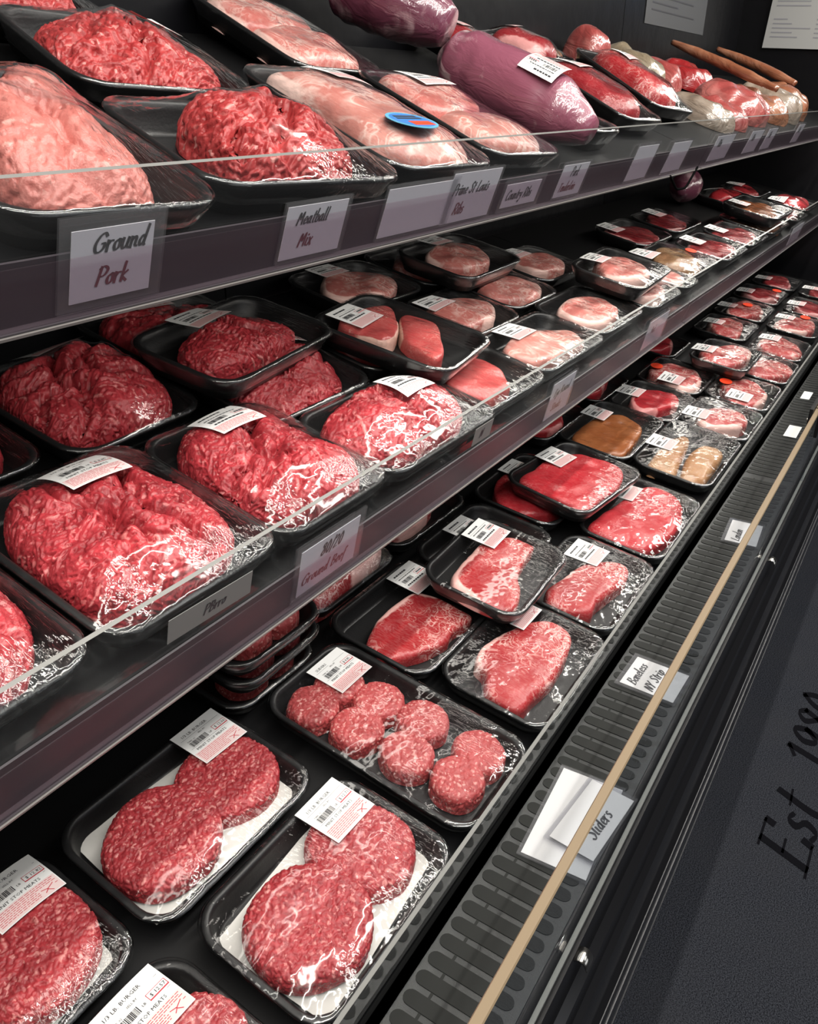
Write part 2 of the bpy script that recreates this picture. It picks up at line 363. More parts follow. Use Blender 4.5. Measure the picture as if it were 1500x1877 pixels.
def tube(pts, rad, seg=24, seed=0, bumpy=.0, off=(0, 0, 0), steps=40, squash=1.0):
    P = np.array(pts, float); t = np.linspace(0, len(P) - 1, steps); C = np.stack([np.interp(t, range(len(P)), P[:, k]) for k in range(3)], -1)
    for _ in range(3): C[1:-1] = (C[:-2] + 2 * C[1:-1] + C[2:]) / 4
    r = np.interp(np.linspace(0, 1, steps), np.linspace(0, 1, len(rad)), rad)
    T = np.gradient(C, axis=0); T /= np.linalg.norm(T, axis=1, keepdims=True); up = np.array([0, 0, 1.0]); Sd = np.cross(T, up); Sd /= np.linalg.norm(Sd, axis=1, keepdims=True); Up = np.cross(Sd, T)
    a = np.linspace(0, 2 * np.pi, seg, endpoint=False); A, I = np.meshgrid(a, np.arange(steps))
    rr = r[I] * (1 + bumpy * (vnoise(I * .35 + 9, np.cos(A) * 2 + 7, 1.0, seed) - .5) * 2)
    X = C[I] + Sd[I] * (np.cos(A) * rr)[..., None] + Up[I] * (np.sin(A) * rr * squash)[..., None] + np.array(off)
    V = X.reshape(-1, 3); n = seg
    Fq = [(k * n + j, k * n + (j + 1) % n, (k + 1) * n + (j + 1) % n, (k + 1) * n + j) for k in range(steps - 1) for j in range(n)]
    V = np.concatenate([V, [C[0] + np.array(off)], [C[-1] + np.array(off)]]); b = steps * n
    Fq += [(b, (j + 1) % n, j) for j in range(n)] + [(b + 1, (steps - 1) * n + j, (steps - 1) * n + (j + 1) % n) for j in range(n)]
    return V, Fq

# ------------------------------------------------------------------ lettering
G = {
'G': (1.3, [[(1.1, 1.5), (.8, 1.8), (.35, 1.5), (.05, .8), (.2, .15), (.6, 0), (1.0, .3), (1.05, .8), (.7, .8)]]),
'r': (.65, [[(0, 1), (.05, 0)], [(.05, .6), (.3, .95), (.6, .95)]]),
'o': (.8, [[(.45, 1), (.1, .75), (.05, .3), (.3, 0), (.6, .25), (.6, .75), (.4, 1), (.8, .9)]]),
'u': (.9, [[(.05, 1), (.05, .3), (.25, 0), (.55, .3), (.65, 1)], [(.65, 1), (.62, .2), (.85, .05)]]),
'n': (.85, [[(0, 1), (.05, 0)], [(.05, .6), (.35, 1), (.55, .8), (.55, .2), (.8, .05)]]),
'm': (1.25, [[(0, 1), (.05, 0)], [(.05, .6), (.3, 1), (.45, .8), (.45, 0)], [(.45, .6), (.75, 1), (.92, .8), (.92, .2), (1.15, .05)]]),
'd': (.9, [[(.6, .8), (.3, 1), (.05, .5), (.2, .05), (.5, .3), (.65, .9)], [(.7, 2), (.62, .2), (.85, .05)]]),
'P': (1.05, [[(.2, 1.8), (.1, 0)], [(0, 1.6), (.5, 1.85), (.95, 1.5), (.7, .95), (.15, .85)]]),
'k': (.75, [[(.1, 1.9), (.05, 0)], [(.6, 1), (.1, .5), (.65, 0)]]),
'M': (1.25, [[(0, 0), (.15, 1.7), (.5, .7), (.9, 1.75), (1.0, .2), (1.15, .05)]]),
'e': (.72, [[(.1, .45), (.55, .6), (.5, .95), (.25, 1), (.05, .5), (.25, .02), (.65, .2)]]),
'a': (.9, [[(.6, .8), (.3, 1), (.05, .5), (.2, .05), (.5, .3), (.62, 1)], [(.62, 1), (.6, .2), (.85, .05)]]),
't': (.6, [[(.3, 1.6), (.2, .2), (.45, .02)], [(0, 1.1), (.6, 1.15)]]),
'b': (.75, [[(.1, 1.9), (.05, .1)], [(.05, .5), (.4, 1), (.65, .6), (.4, .02), (.05, .15)]]),
'l': (.42, [[(.1, 1.9), (.08, .2), (.35, .05)]]),
'i': (.4, [[(.1, 1), (.08, .2), (.3, .05)], [(.15, 1.4), (.17, 1.47)]]),
'x': (.7, [[(.05, 1), (.6, 0)], [(.6, 1), (0, 0)]]),
'S': (1.0, [[(.9, 1.6), (.55, 1.85), (.25, 1.4), (.55, 1.0), (.75, .5), (.4, 0), (0, .3)]]),
'L': (1.0, [[(.3, 1.8), (.15, .1), (.5, .15), (.95, .05)]]),
's': (.62, [[(.5, .9), (.25, 1), (.15, .7), (.45, .4), (.3, 0), (0, .1)]]),
'R': (1.1, [[(.2, 1.8), (.1, 0)], [(0, 1.6), (.5, 1.85), (.95, 1.5), (.7, .95), (.15, .85)], [(.4, .85), (.95, 0)]]),
'C': (1.1, [[(1.0, 1.5), (.7, 1.8), (.3, 1.5), (.05, .8), (.25, .1), (.6, 0), (1, .3)]]),
'y': (.8, [[(.05, 1), (.1, .5), (.35, .35), (.6, .6)], [(.65, 1), (.5, -.3), (.2, -.8), (0, -.5)]]),
'g': (.8, [[(.6, .8), (.3, 1), (.05, .5), (.25, .05), (.6, .5)], [(.65, 1), (.5, -.3), (.2, -.8), (0, -.5)]]),
'T': (1.05, [[(0, 1.7), (1.1, 1.75)], [(.55, 1.75), (.45, 0)]]),
'B': (1.05, [[(.2, 1.8), (.1, 0)], [(.1, 1.75), (.7, 1.75), (.75, 1.2), (.25, 1.0), (.85, .7), (.7, .1), (.05, 0)]]),
'f': (.55, [[(.6, 1.7), (.4, 1.9), (.25, 1.4), (.15, -.6)], [(0, 1), (.5, 1.05)]]),
'8': (.8, [[(.6, 1.5), (.35, 1.75), (.1, 1.4), (.55, .8), (.6, .25), (.3, 0), (.05, .35), (.45, .95), (.6, 1.5)]]),
'0': (.8, [[(.4, 1.75), (.1, 1.2), (.1, .4), (.35, 0), (.6, .5), (.62, 1.3), (.4, 1.75)]]),
'2': (.8, [[(.05, 1.4), (.35, 1.75), (.6, 1.4), (.3, .6), (0, .02), (.65, .08)]]),
'9': (.8, [[(.65, 1.3), (.4, 1.75), (.1, 1.3), (.3, .8), (.6, 1.1), (.65, 1.3), (.5, .4), (.15, 0)]]),
'1': (.65, [[(.05, 1.45), (.38, 1.75)], [(.38, 1.75), (.34, 0)], [(.1, .02), (.6, .02)]]),
'/': (.6, [[(.6, 1.9), (0, -.2)]]), '.': (.4, [[(.08, .05), (.16, .12)]]),
'N': (1.0, [[(0, 0), (.1, 1.75), (.65, .05), (.8, 1.8)]]), 'Y': (.95, [[(0, 1.75), (.4, .9), (.85, 1.8)], [(.4, .9), (.3, 0)]]),
'p': (.75, [[(.1, 1), (0, -.8)], [(.05, .5), (.4, 1), (.65, .6), (.4, .02), (.05, .15)]]),
'E': (1.2, [[(1.08, 1.75), (.12, 1.75)], [(.38, 1.72), (.32, .06)], [(.05, .03), (1.12, .03)], [(1.12, .06), (1.16, .34)], [(1.08, 1.72), (1.06, 1.46)], [(.35, .92), (.82, .92)]]),
' ': (.55, []),
}
def lettering(text, size, tmin=.14, tmax=.36, slant=.28, z=0.0, pen=.6, corner=False):
    """brush lettering as flat ribbons with body; size = x-height; returns V,F,width"""
    V, Fc = [], []; x0 = 0.0
    for ch in text:
        w, strokes = G[ch]
        for st in strokes:
            P = np.array(st, float)
            if len(P) > 2 and not corner:
                Q = []
                for i in range(len(P) - 1):
                    p0, p1, p2, p3 = P[max(i - 1, 0)], P[i], P[i + 1], P[min(i + 2, len(P) - 1)]
                    for k in np.linspace(0, 1, 6)[:-1]: Q.append(.5 * ((2 * p1) + (-p0 + p2) * k + (2 * p0 - 5 * p1 + 4 * p2 - p3) * k * k + (-p0 + 3 * p1 - 3 * p2 + p3) * k ** 3))
                P = np.array(Q + [P[-1]])
            P = P.copy(); P[:, 0] += slant * P[:, 1] + x0
            T = np.gradient(P, axis=0); T /= np.linalg.norm(T, axis=1, keepdims=True) + 1e-9; Nn = np.stack([-T[:, 1], T[:, 0]], -1)
            a = np.arctan2(T[:, 1], T[:, 0]); th = (tmin + (tmax - tmin) * np.abs(np.sin(a - .15)) ** 1.5) / 2
            ext = th[[0, -1]] * .6; P[0] -= T[0] * ext[0]; P[-1] += T[-1] * ext[1]
            L, Rr = P + Nn * th[:, None], P - Nn * th[:, None]; b = len(V)
            for l, r in zip(L, Rr): V.append((l[0] * size, l[1] * size, z)); V.append((r[0] * size, r[1] * size, z))
            Fc += [(b + 2 * i + 1, b + 2 * i + 3, b + 2 * i + 2, b + 2 * i) for i in range(len(P) - 1)]
        x0 += w + .12
    return V, Fc, x0 * size

_txt = {}
def printed(text, size):
    """plain printed text as flat faces (built-in face)"""
    if text not in _txt:
        c = bpy.data.curves.new('print', 'FONT'); c.body = text; c.resolution_u = 1
        o = bpy.data.objects.new('print', c); COL.objects.link(o); bpy.context.view_layer.update()
        me = bpy.data.meshes.new_from_object(o.evaluated_get(bpy.context.evaluated_depsgraph_get()))
        _txt[text] = ([tuple(v.co) for v in me.vertices], [tuple(p.vertices) for p in me.polygons])
        bpy.data.objects.remove(o); bpy.data.meshes.remove(me); bpy.data.curves.remove(c)
    V, Fc = _txt[text]; return [(v[0] * size, v[1] * size, 0) for v in V], Fc

# ------------------------------------------------------------------ shelf planes
class Plane:
    def __init__(s, y0, z0, deg):
        s.a = math.radians(deg); s.o = Vector((0, y0, z0 + CZ)); s.u = Vector((0, math.cos(s.a), math.sin(s.a))); s.n = Vector((0, -math.sin(s.a), math.cos(s.a)))
    def at(s, x, v, h=0): return s.o + Vector((x, 0, 0)) + s.u * v + s.n * h
    def mat(s, x, v, h=0, rot=0, tx=0, ty=0):
        p = s.at(x, v, h); B = Matrix(((1, s.u.x, s.n.x), (0, s.u.y, s.n.y), (0, s.u.z, s.n.z)))
        Rr = B @ Matrix.Rotation(math.radians(rot), 3, 'Z') @ Matrix.Rotation(math.radians(tx), 3, 'X') @ Matrix.Rotation(math.radians(ty), 3, 'Y')
        return Matrix.Translation(p) @ Rr.to_4x4()
    def fence(s, x, h, y, z, off=0.0):
        """frame on the clear guard: X along the case, Y up the guard, Z towards the shopper; (y,z) is the guard's top edge"""
        B = Matrix(((1, s.n.x, -s.u.x), (0, s.n.y, -s.u.y), (0, s.n.z, -s.u.z)))
        p = Vector((x, y, z + CZ)) - s.n * h - s.u * off
        return Matrix.Translation(p) @ B.to_4x4()
BOT = Plane(.246, -.709, 8); MID = Plane(.42, -.388, 13); TOP = Plane(.44, -.095, 20.5)
MIDF = (.405, -.315); TOPF = (.415, -.037); BOTF = (.240, -.632)

# ------------------------------------------------------------------ wrapped trays
def rrect(w, d, r, n=7):
    P = []
    for cx, cy, a0 in ((w / 2 - r, d / 2 - r, 0), (-w / 2 + r, d / 2 - r, 90), (-w / 2 + r, -d / 2 + r, 180), (w / 2 - r, -d / 2 + r, 270)):
        for k in range(n): a = math.radians(a0 + 90 * k / (n - 1)); P.append((cx + r * math.cos(a), cy + r * math.sin(a)))
    return P
_trays = {}
def foam_tray(w, d, h):
    key = (round(w, 3), round(d, 3), h)
    if key in _trays: return _trays[key]
    rings = [(.022, 0), (.013, .0005), (.003, h - .007), (.0005, h - .004), (0, h - .0015), (.0012, h), (.005, h), (.0072, h - .002), (.0085, h - .007), (.0135, .008), (.017, .0045)]
    V, Fc = [], []; n = 28
    for ins, z in rings:
        V += [(x, y, z) for x, y in rrect(w - 2 * ins, d - 2 * ins, max(.034 - ins * .75, .008))]
    for k in range(len(rings) - 1):
        for j in range(n): Fc.append((k * n + j, k * n + (j + 1) % n, (k + 1) * n + (j + 1) % n, (k + 1) * n + j))
    Fc.append(tuple(range(n))[::-1]); Fc.append(tuple(range((len(rings) - 1) * n, len(rings) * n)))
    me = mesh('foam_tray', V, Fc, [M['foam']]); me.polygons[-1].use_smooth = False; me.polygons[-2].use_smooth = False
    _trays[key] = me; return me

def film_over(w, d, h, tops, fine=1.0, seed=0):
    """stretch film: a membrane from rim to rim held up by the meat, with a skirt down the tray's sides"""
    nx, ny = max(int(w / .0052 * fine), 14), max(int(d / .0052 * fine), 12)
    gx = np.linspace(-w / 2, w / 2, nx); gy = np.linspace(-d / 2, d / 2, ny); X, Y = np.meshgrid(gx, gy); z0 = h + .0012
    ob = np.full((ny, nx), -1.0)
    for V in tops:
        i = np.clip(np.round((V[:, 0] + w / 2) / w * (nx - 1)).astype(int), 1, nx - 2); j = np.clip(np.round((V[:, 1] + d / 2) / d * (ny - 1)).astype(int), 1, ny - 2)
        np.maximum.at(ob, (j, i), V[:, 2])
    ob += .0012
    Z = np.maximum(np.full((ny, nx), z0), ob); Z[[0, -1]] = z0; Z[:, [0, -1]] = z0
    for _ in range(int(220 * fine) + 40):
        A = (Z[:-2, 1:-1] + Z[2:, 1:-1] + Z[1:-1, :-2] + Z[1:-1, 2:]) / 4; Z[1:-1, 1:-1] = np.maximum(A, ob[1:-1, 1:-1])
    # slack creases running in from the rims and corners
    ang = np.arctan2(Y / d, X / w); ed = np.minimum(np.minimum(X + w / 2, w / 2 - X), np.minimum(Y + d / 2, d / 2 - Y))
    cz = np.sin(ang * 46 + seed * 3 + 4 * vnoise(X, Y, .03, seed)) * vnoise(ang * 3 + 11, ang * 0 + seed, 1.0, seed)
    Z[1:-1, 1:-1] += (cz * .0011 * np.exp(-((ed - .016) / .013) ** 2))[1:-1, 1:-1]
    r = .034; cx = w / 2 - r; cy = d / 2 - r; ax, ay = np.abs(X), np.abs(Y); inc = (ax > cx) & (ay > cy)
    dx, dy = ax - cx, ay - cy; m = np.maximum(dx, dy); k = np.where(inc, m / np.maximum(np.hypot(dx, dy), 1e-9), 1)
    X = np.where(inc, np.sign(X) * (cx + dx * k), X); Y = np.where(inc, np.sign(Y) * (cy + dy * k), Y)
    V = np.stack([X, Y, Z], -1).reshape(-1, 3); i = np.arange(nx * ny).reshape(ny, nx)
    Fq = np.stack([i[:-1, :-1], i[:-1, 1:], i[1:, 1:], i[1:, :-1]], -1).reshape(-1, 4)
    loop = np.concatenate([i[0, :-1], i[:-1, -1], i[-1, :0:-1], i[:0:-1, 0]]); L = len(loop)
    rim = V[loop]; a = rim.copy(); s1 = np.array([1 + .0022 / (w / 2), 1 + .0022 / (d / 2), 1]); a *= s1; a[:, 2] = h - .002
    b = rim * np.array([1 - .006 / (w / 2), 1 - .006 / (d / 2), 1]); b[:, 2] = h * .36
    n0 = len(V); V = np.concatenate([V, a, b]); q = np.arange(L); q2 = (q + 1) % L
    Fq = np.concatenate([Fq, np.stack([loop, n0 + q, n0 + q2, loop[q2]], -1), np.stack([n0 + q, n0 + L + q, n0 + L + q2, n0 + q2], -1)])
    return V, Fq, (gx, gy, Z)

def heights(grid, x, y):
    gx, gy, Z = grid; i = np.clip(np.searchsorted(gx, x) - 1, 0, len(gx) - 2); j = np.clip(np.searchsorted(gy, y) - 1, 0, len(gy) - 2)
    fx = np.clip((x - gx[i]) / (gx[1] - gx[0]), 0, 1); fy = np.clip((y - gy[j]) / (gy[1] - gy[0]), 0, 1)
    return (Z[j, i] * (1 - fx) + Z[j, i + 1] * fx) * (1 - fy) + (Z[j + 1, i] * (1 - fx) + Z[j + 1, i + 1] * fx) * fy

LW, LH = .062, .057
def label_flat(title=None, price=None, detail=2):
    """price label in its own plane, origin at centre; material slots: paper, pink, ink, red"""
    g = Geo(); nx = 8
    def sheet(x0, x1, y0, y1, z, mi, n=nx):
        xs = np.linspace(x0, x1, n + 1); ys = np.linspace(y0, y1, n + 1); V = [(x, y, z) for y in ys for x in xs]
        g.add(V, [(j * (n + 1) + i, j * (n + 1) + i + 1, (j + 1) * (n + 1) + i + 1, (j + 1) * (n + 1) + i) for j in range(n) for i in range(n)], mi)
    def bar(x0, x1, y0, y1, mi, z=.00022): g.add([(x0, y0, z), (x1, y0, z), (x1, y1, z), (x0, y1, z)], [(0, 1, 2, 3)], mi)
    def text(s, x, y, size, mi):
        V, Fc = printed(s, size); g.add([(a + x, b + y, .00026) for a, b, _ in V], Fc, mi)
    w, h = LW, LH; L, B = -w / 2, -h / 2
    sheet(L, -L, B, -B, 0, 0); sheet(L + .001, -L - .001, B + .001, B + .019, .00014, 1)
    rng = random.Random(3)
    if detail >= 1:
        bar(L + .004, -L - .003, B + .0435, B + .0438, 2); bar(L + .004, -L - .003, B + .0265, B + .0268, 2)
        x = L + .008
        while x < L + .031: wd = rng.choice((.0003, .0005, .0008)); bar(x, x + wd, B + .028, B + .0355, 2); x += wd + rng.choice((.0003, .0005, .0007))
        bx, by, bw, bh = L + .041, B + .0285, .019, .0078
        for a in ((bx, bx + bw, by, by + .0013), (bx, bx + bw, by + bh - .0005, by + bh), (bx, bx + .0005, by, by + bh), (bx + bw - .0005, bx + bw, by, by + bh)): bar(*a, 3)
        if detail >= 2:
            text(title or '1/3 LB. BURGER', L + .008, B + .046, .0054, 2)
            text('$ ' + (price or '8.85'), bx + .0025, by + .0024, .0050, 2)
            text('MINIT STOP MEATS', L + .008, B + .0208, .0050, 2)
            text('TARE .02', L + .008, B + .0365, .0028, 2); text('LB', L + .034, B + .030, .0036, 2); text('SELL BY', L + .026, B + .0395, .0030, 2)
        else:
            for yy, x1, t in ((.047, .035, .003), (.039, .05, .0016), (.0215, .045, .0028)):
                x = L + .008
                while x < L + x1: wd = rng.uniform(.002, .005); bar(x, x + wd, B + yy, B + yy + t, 2); x += wd + .001
            x = bx + .003
            for _ in range(4): bar(x, x + .0024, by + .0025, by + .0058, 2); x += .0034
        for k in range(7):
            x = L + .003; y = B + .0165 - k * .0021
            while x < -L - .005:
                wd = rng.uniform(.0015, .005)
                if not (L + .040 < x < L + .056 and k > 2): bar(x, min(x + wd, -L - .003), y, y + .0007, 3)
                x += wd + .0008
        cx, cy = L + .049, B + .0062        # small bird mark
        for a, b, c, d2 in ((-.006, .003, .0, .0012), (0, .0012, .0062, .0042), (-.001, .001, .003, -.0035), (.0, .001, -.004, -.002)):
            nx_, ny_ = -(d2 - b), (c - a); q = math.hypot(nx_, ny_); nx_, ny_ = nx_ / q * .0004, ny_ / q * .0004
            g.add([(cx + a + nx_, cy + b + ny_, .0003), (cx + a - nx_, cy + b - ny_, .0003), (cx + c - nx_, cy + d2 - ny_, .0003), (cx + c + nx_, cy + d2 + ny_, .0003)], [(0, 1, 2, 3)], 3)
    return np.array(g.V), g.F, g.I
_lab = {}
def price_label(grid, x, y, rot, title=None, price=None, detail=1, sx=1.0, sy=1.0):
    key = (title, price, detail)
    if key not in _lab: _lab[key] = label_flat(title, price, detail)
    V, Fc, I = _lab[key]; V = V.copy(); V[:, 0] *= sx; V[:, 1] *= sy; a = math.radians(rot); px = V[:, 0] * math.cos(a) - V[:, 1] * math.sin(a) + x; py = V[:, 0] * math.sin(a) + V[:, 1] * math.cos(a) + y
    q = np.linspace(-.5, .5, 9); qx, qy = np.meshgrid(q * LW * sx, q * LH * sy); sxx = qx * math.cos(a) - qy * math.sin(a); syy = qx * math.sin(a) + qy * math.cos(a)
    hz = heights(grid, (sxx + x).ravel(), (syy + y).ravel()); u, v = sxx.ravel(), syy.ravel()
    A = np.stack([np.ones_like(u), u, v, u * u, u * v, v * v], -1); cf_ = np.linalg.lstsq(A, hz, rcond=None)[0]
    lift = max((hz - A @ cf_).max(), 0) * .8 + .0006
    U, Vv = px - x, py - y; B = np.stack([np.ones_like(U), U, Vv, U * U, U * Vv, Vv * Vv], -1)
    return mesh('price_label', np.stack([px, py, B @ cf_ + lift + V[:, 2]], -1), Fc, [M['white'], M['pinkpaper'], M['ink'], M['redink']], I, True)

def pack(pl, c, size, name, label, meats, cat='meat tray', group=None, rot=0, h=.03, lift=0, tx=0, ty=0, lab=None, fine=1.0, paper=None, sticker=None, film=True, price=None, title=None, detail=1, lsc=(1, 1), lrot=0):
    """one wrapped tray of meat. meats: list of (part name, material, (V,F,attr)) in tray coordinates"""
    w, d = size
    lift = lift + (d / 2 - .02) * abs(math.sin(math.radians(tx)))
    t = thing(name, label, cat, pl.mat(c[0], c[1], lift + .0008, rot, tx, ty), group)
    link('foam_tray', foam_tray(w, d, h), t)
    if paper: link('paper_liner', paper, t)
    tops = []
    for pn, m, (V, Fq, at) in meats:
        link(pn, mesh(pn, V, Fq, [M[m]], attr=at), t); tops.append(np.asarray(V))
    if film:
        V, Fq, grid = film_over(w, d, h, tops, fine, seed=int(c[0] * 100) % 17)
        link('film_wrap', mesh('film_wrap', V, Fq, [M['film']]), t)
        if lab: link('price_label', price_label(grid, lab[0], lab[1], lrot, title, price, detail, *lsc), t)
        if sticker:
            sx, sy, sr = sticker; a = np.linspace(0, 2 * np.pi, 20, endpoint=False); x = sx + sr * np.cos(a); y = sy + sr * .75 * np.sin(a)
            z = heights(grid, x, y); z = np.full(20, z.max() + .001); V = np.stack([np.r_[x, x], np.r_[y, y], np.r_[z, z + .0006]], -1)
            link('round_sticker', mesh('round_sticker', V, [tuple(range(20, 40))] + [(i, (i + 1) % 20, 20 + (i + 1) % 20, 20 + i) for i in range(20)], [M['redsticker']], smooth=False), t)
    return t

FLO = .0052                                  # thickness of a tray's floor
def ground(rx, ry, H, seed, N=150, mat='beef', relief=None, off=(0, 0), folds=2, e=.75, amp=1.0, poly=None, holes=()):
    rng = np.random.default_rng(seed); lines = []
    for _ in range(folds):
        a = rng.uniform(0, 6.28); lines.append((math.cos(a), math.sin(a), rng.uniform(-.35, .35) * min(rx, ry), rng.uniform(6, 14), rng.uniform(0, 6.28), rng.uniform(.004, .0075)))
    def shape(x, y):
        z = (vnoise(x + 3, y + 3, .05, seed) - .5) * .014
        for cx, sy, o, k, p, dp in lines:
            u = x * cx + y * sy - o; v = -x * sy + y * cx; dd = u + .009 * np.sin(v * 60 + p) + .004 * np.sin(v * 150 + 2 * p)
            z = z - dp * np.exp(-(dd / .0055) ** 2) + .35 * dp * np.exp(-((np.abs(dd) - .014) / .011) ** 2) + np.where(dd > 0, .25 * dp, -.25 * dp)
        for hx, hy, hr, hd in holes: z = z - hd * np.exp(-((x - hx) ** 2 + (y - hy) ** 2) / hr ** 2) + .3 * hd * np.exp(-((np.hypot(x - hx, y - hy) - 1.7 * hr) / hr) ** 2)
        return z
    sq = lambda rx, ry: [(rx * math.copysign(abs(math.cos(a)) ** .72, math.cos(a)) * (1 + .05 * math.sin(3 * a + seed)), ry * math.copysign(abs(math.sin(a)) ** .72, math.sin(a)) * (1 + .05 * math.cos(2 * a + seed * 2))) for a in np.linspace(0, 2 * np.pi, 24, endpoint=False)]
    return ('ground_meat', mat, blob(poly or sq(rx, ry), H, N, e, relief or STRAND, shape=shape, off=(off[0], off[1], FLO), seed=seed, amp=amp))
def patty(x, y, R, H, seed, N=120, mat='patty', z=0, tx=0, ty=0, name='patty', amp=.75):
    P = [(R * math.cos(a) * (1 + .03 * math.sin(2 * a + seed) + .015 * math.sin(5 * a + seed)), R * math.sin(a) * (1 + .03 * math.sin(2 * a + seed) + .015 * math.sin(5 * a + seed))) for a in np.linspace(0, 2 * np.pi, 30, endpoint=False)]
    return (name, mat, blob(P, H, N, .36, GRAIN, off=(x, y, FLO + .0008 + z), seed=seed, amp=amp * .85, tiltx=tx, tilty=ty))
def steak(poly, H, mat, N=90, fat=None, seed=1, name='steak', e=.3, z=0, tx=0, ty=0):
    und = lambda x, y: (vnoise(x + 9, y + 9, .028, seed) - .5) * .006
    return (name, mat, blob(poly, H, N, e, None, shape=und, off=(0, 0, FLO + z), fat=fat, seed=seed, tiltx=tx, tilty=ty))
def liner(w, d, rot, seed, x=0, y=0):
    n = 14; a = math.radians(rot); V = []
    for j in range(n + 1):
        for i in range(n + 1):
            u, v = (i / n - .5) * w, (j / n - .5) * d; X, Y = u * math.cos(a) - v * math.sin(a) + x, u * math.sin(a) + v * math.cos(a) + y
            V.append((X, Y, FLO + .0012 + .001 * float(vnoise(np.array(X), np.array(Y), .03, seed))))
    F1 = [(j * (n + 1) + i, j * (n + 1) + i + 1, (j + 1) * (n + 1) + i + 1, (j + 1) * (n + 1) + i) for j in range(n) for i in range(n)]
    me = mesh('paper_liner', V, F1, [M['paper']]); return me

# ------------------------------------------------------------------ the refrigerated case and the floor
XA, XJ, XE = -.45, 1.70, 3.75               # near end, joint between the two case sections, far end wall
I4 = Matrix.Identity(4)
fl = Geo().box(-2, 6, -3, 1.2, -.06, -.012).mesh('floor', [M['floorm']]); o = link('floor', fl); o['kind'] = 'structure'; o['label'] = 'dark shop floor'; o['category'] = 'floor'

case = thing('refrigerated_case', 'long black refrigerated meat case with glossy black back and bumper', 'display case', Matrix.Translation((0, .5, 0)))
def cpart(name, g, mats, smooth=False):
    o = link(name, g.mesh(name, mats, smooth), case); o.matrix_local = Matrix.Translation((0, -.5, 0)); return o
g = Geo().box(XA, .866, .90, .93, -.01, 2.25).box(.869, 2.45, .90, .93, -.01, 2.25).box(2.453, XE, .90, .93, -.01, 2.25).box(XA, XE, .91, .94, -.01, 2.25)
cpart('back_panel', g, [M['back']])
cpart('end_panel', Geo().box(XE, XE + .03, .10, .94, -.01, 2.25), [M['back']])
zz = lambda pts: [(y, z + CZ) for y, z in pts]
cpart('bumper', Geo().prism(zz([(.1425, -.7136), (.124, -.7136), (.120, -.745), (.112, -.752), (.110, -.775), (.104, -.782), (.099, -.815), (.094, -.822), (.091, -.845), (.091, -.895), (.097, -.925), (.125, -.94), (.152, -.94)]), XA, XE), [M['bumper']])
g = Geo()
for y, z in ((.1098, -.7765), (.0935, -.8235), (.0906, -.8445), (.0906, -.896)): g.box(XA, XE, y - .0004, y + .0010, CZ + z - .0006, CZ + z + .0006)  # thin grey strips painted in as highlights along the bumper's edges
M['glint'] = plain('bumper_glint', (.045, .045, .05), .3)
cpart('bumper_glint', g, [M['glint']])
cpart('kick_plate', Geo().box(XA, XE, .17, .20, -.01, CZ - .93), [M['matte']])
cpart('sill_strip', Geo().prism(zz([(.1335, -.7136), (.1290, -.7136), (.1290, -.7122), (.1335, -.7122)]), XA, XE), [M['bead']])

def shelf(name, label, pl, ft, x0, x1, gh, vmax, chan=None, back=None):
    t = thing(name, label, 'shelf', pl.mat(x0, 0))
    inv = pl.mat(x0, 0).inverted(); L = x1 - x0 - .003
    g = Geo(); g.box(0, L, .010, vmax, -.014, 0); link('shelf_panel', g.mesh('shelf_panel', [M['shelf']]), t)
    Fm = inv @ pl.fence(x0, 0, *ft)
    g = Geo(); g.box(0, L, -gh, 0, -.004, 0, 0); me = g.mesh('front_guard', [M['guard'], M['guardedge']])
    me.polygons[3].material_index = 1
    link('front_guard', me, t, Fm)
    if chan:
        a, b, c = chan
        link('price_channel', Geo().box(0, L, -b, -a, .0005, .0025).box(0, L, -b - .001, -b, .0005, .009).mesh('price_channel', [M['channel']]), t, Fm)
        link('channel_lip', Geo().prism([(-b - .0012, -.006), (-c, -.006), (-c, .004), (-b - .003, .0105), (-b - .0012, .0105)], 0, L).mesh('channel_lip', [M['lip']]), t, Fm)
        link('channel_cover', Geo().box(0, L, -b, -a - .001, .0065, .0075).mesh('channel_cover', [M['cover']]), t, Fm)
    return t
M['cover'] = acrylic('channel_cover', .35, .25, (.93, .89, .91), haze=.02, hcol=(.35, .28, .32))
shelf('display_shelf', 'upper clear-fronted shelf holding ground pork, ribs and tenderloin, near section', TOP, TOPF, XA, XJ, .088, .48, (.046, .086, .092))
shelf('display_shelf', 'upper clear-fronted shelf holding bagged meats, far section', TOP, TOPF, XJ, XE, .088, .48, (.046, .086, .092))
shelf('display_shelf', 'middle clear-fronted shelf holding ground beef and pork chops, near section', MID, MIDF, XA, XJ, .107, .475, (.062, .105, .109))
shelf('display_shelf', 'middle clear-fronted shelf holding red steaks and roasts, far section', MID, MIDF, XJ, XE, .107, .475, (.062, .105, .109))
shelf('display_deck', 'bottom black deck with clear guard holding burgers and steaks, near section', BOT, BOTF, XA, XJ, .079, .655)
shelf('display_deck', 'bottom black deck with clear guard holding bone-in steaks, far section', BOT, BOTF, XJ, XE, .079, .655)

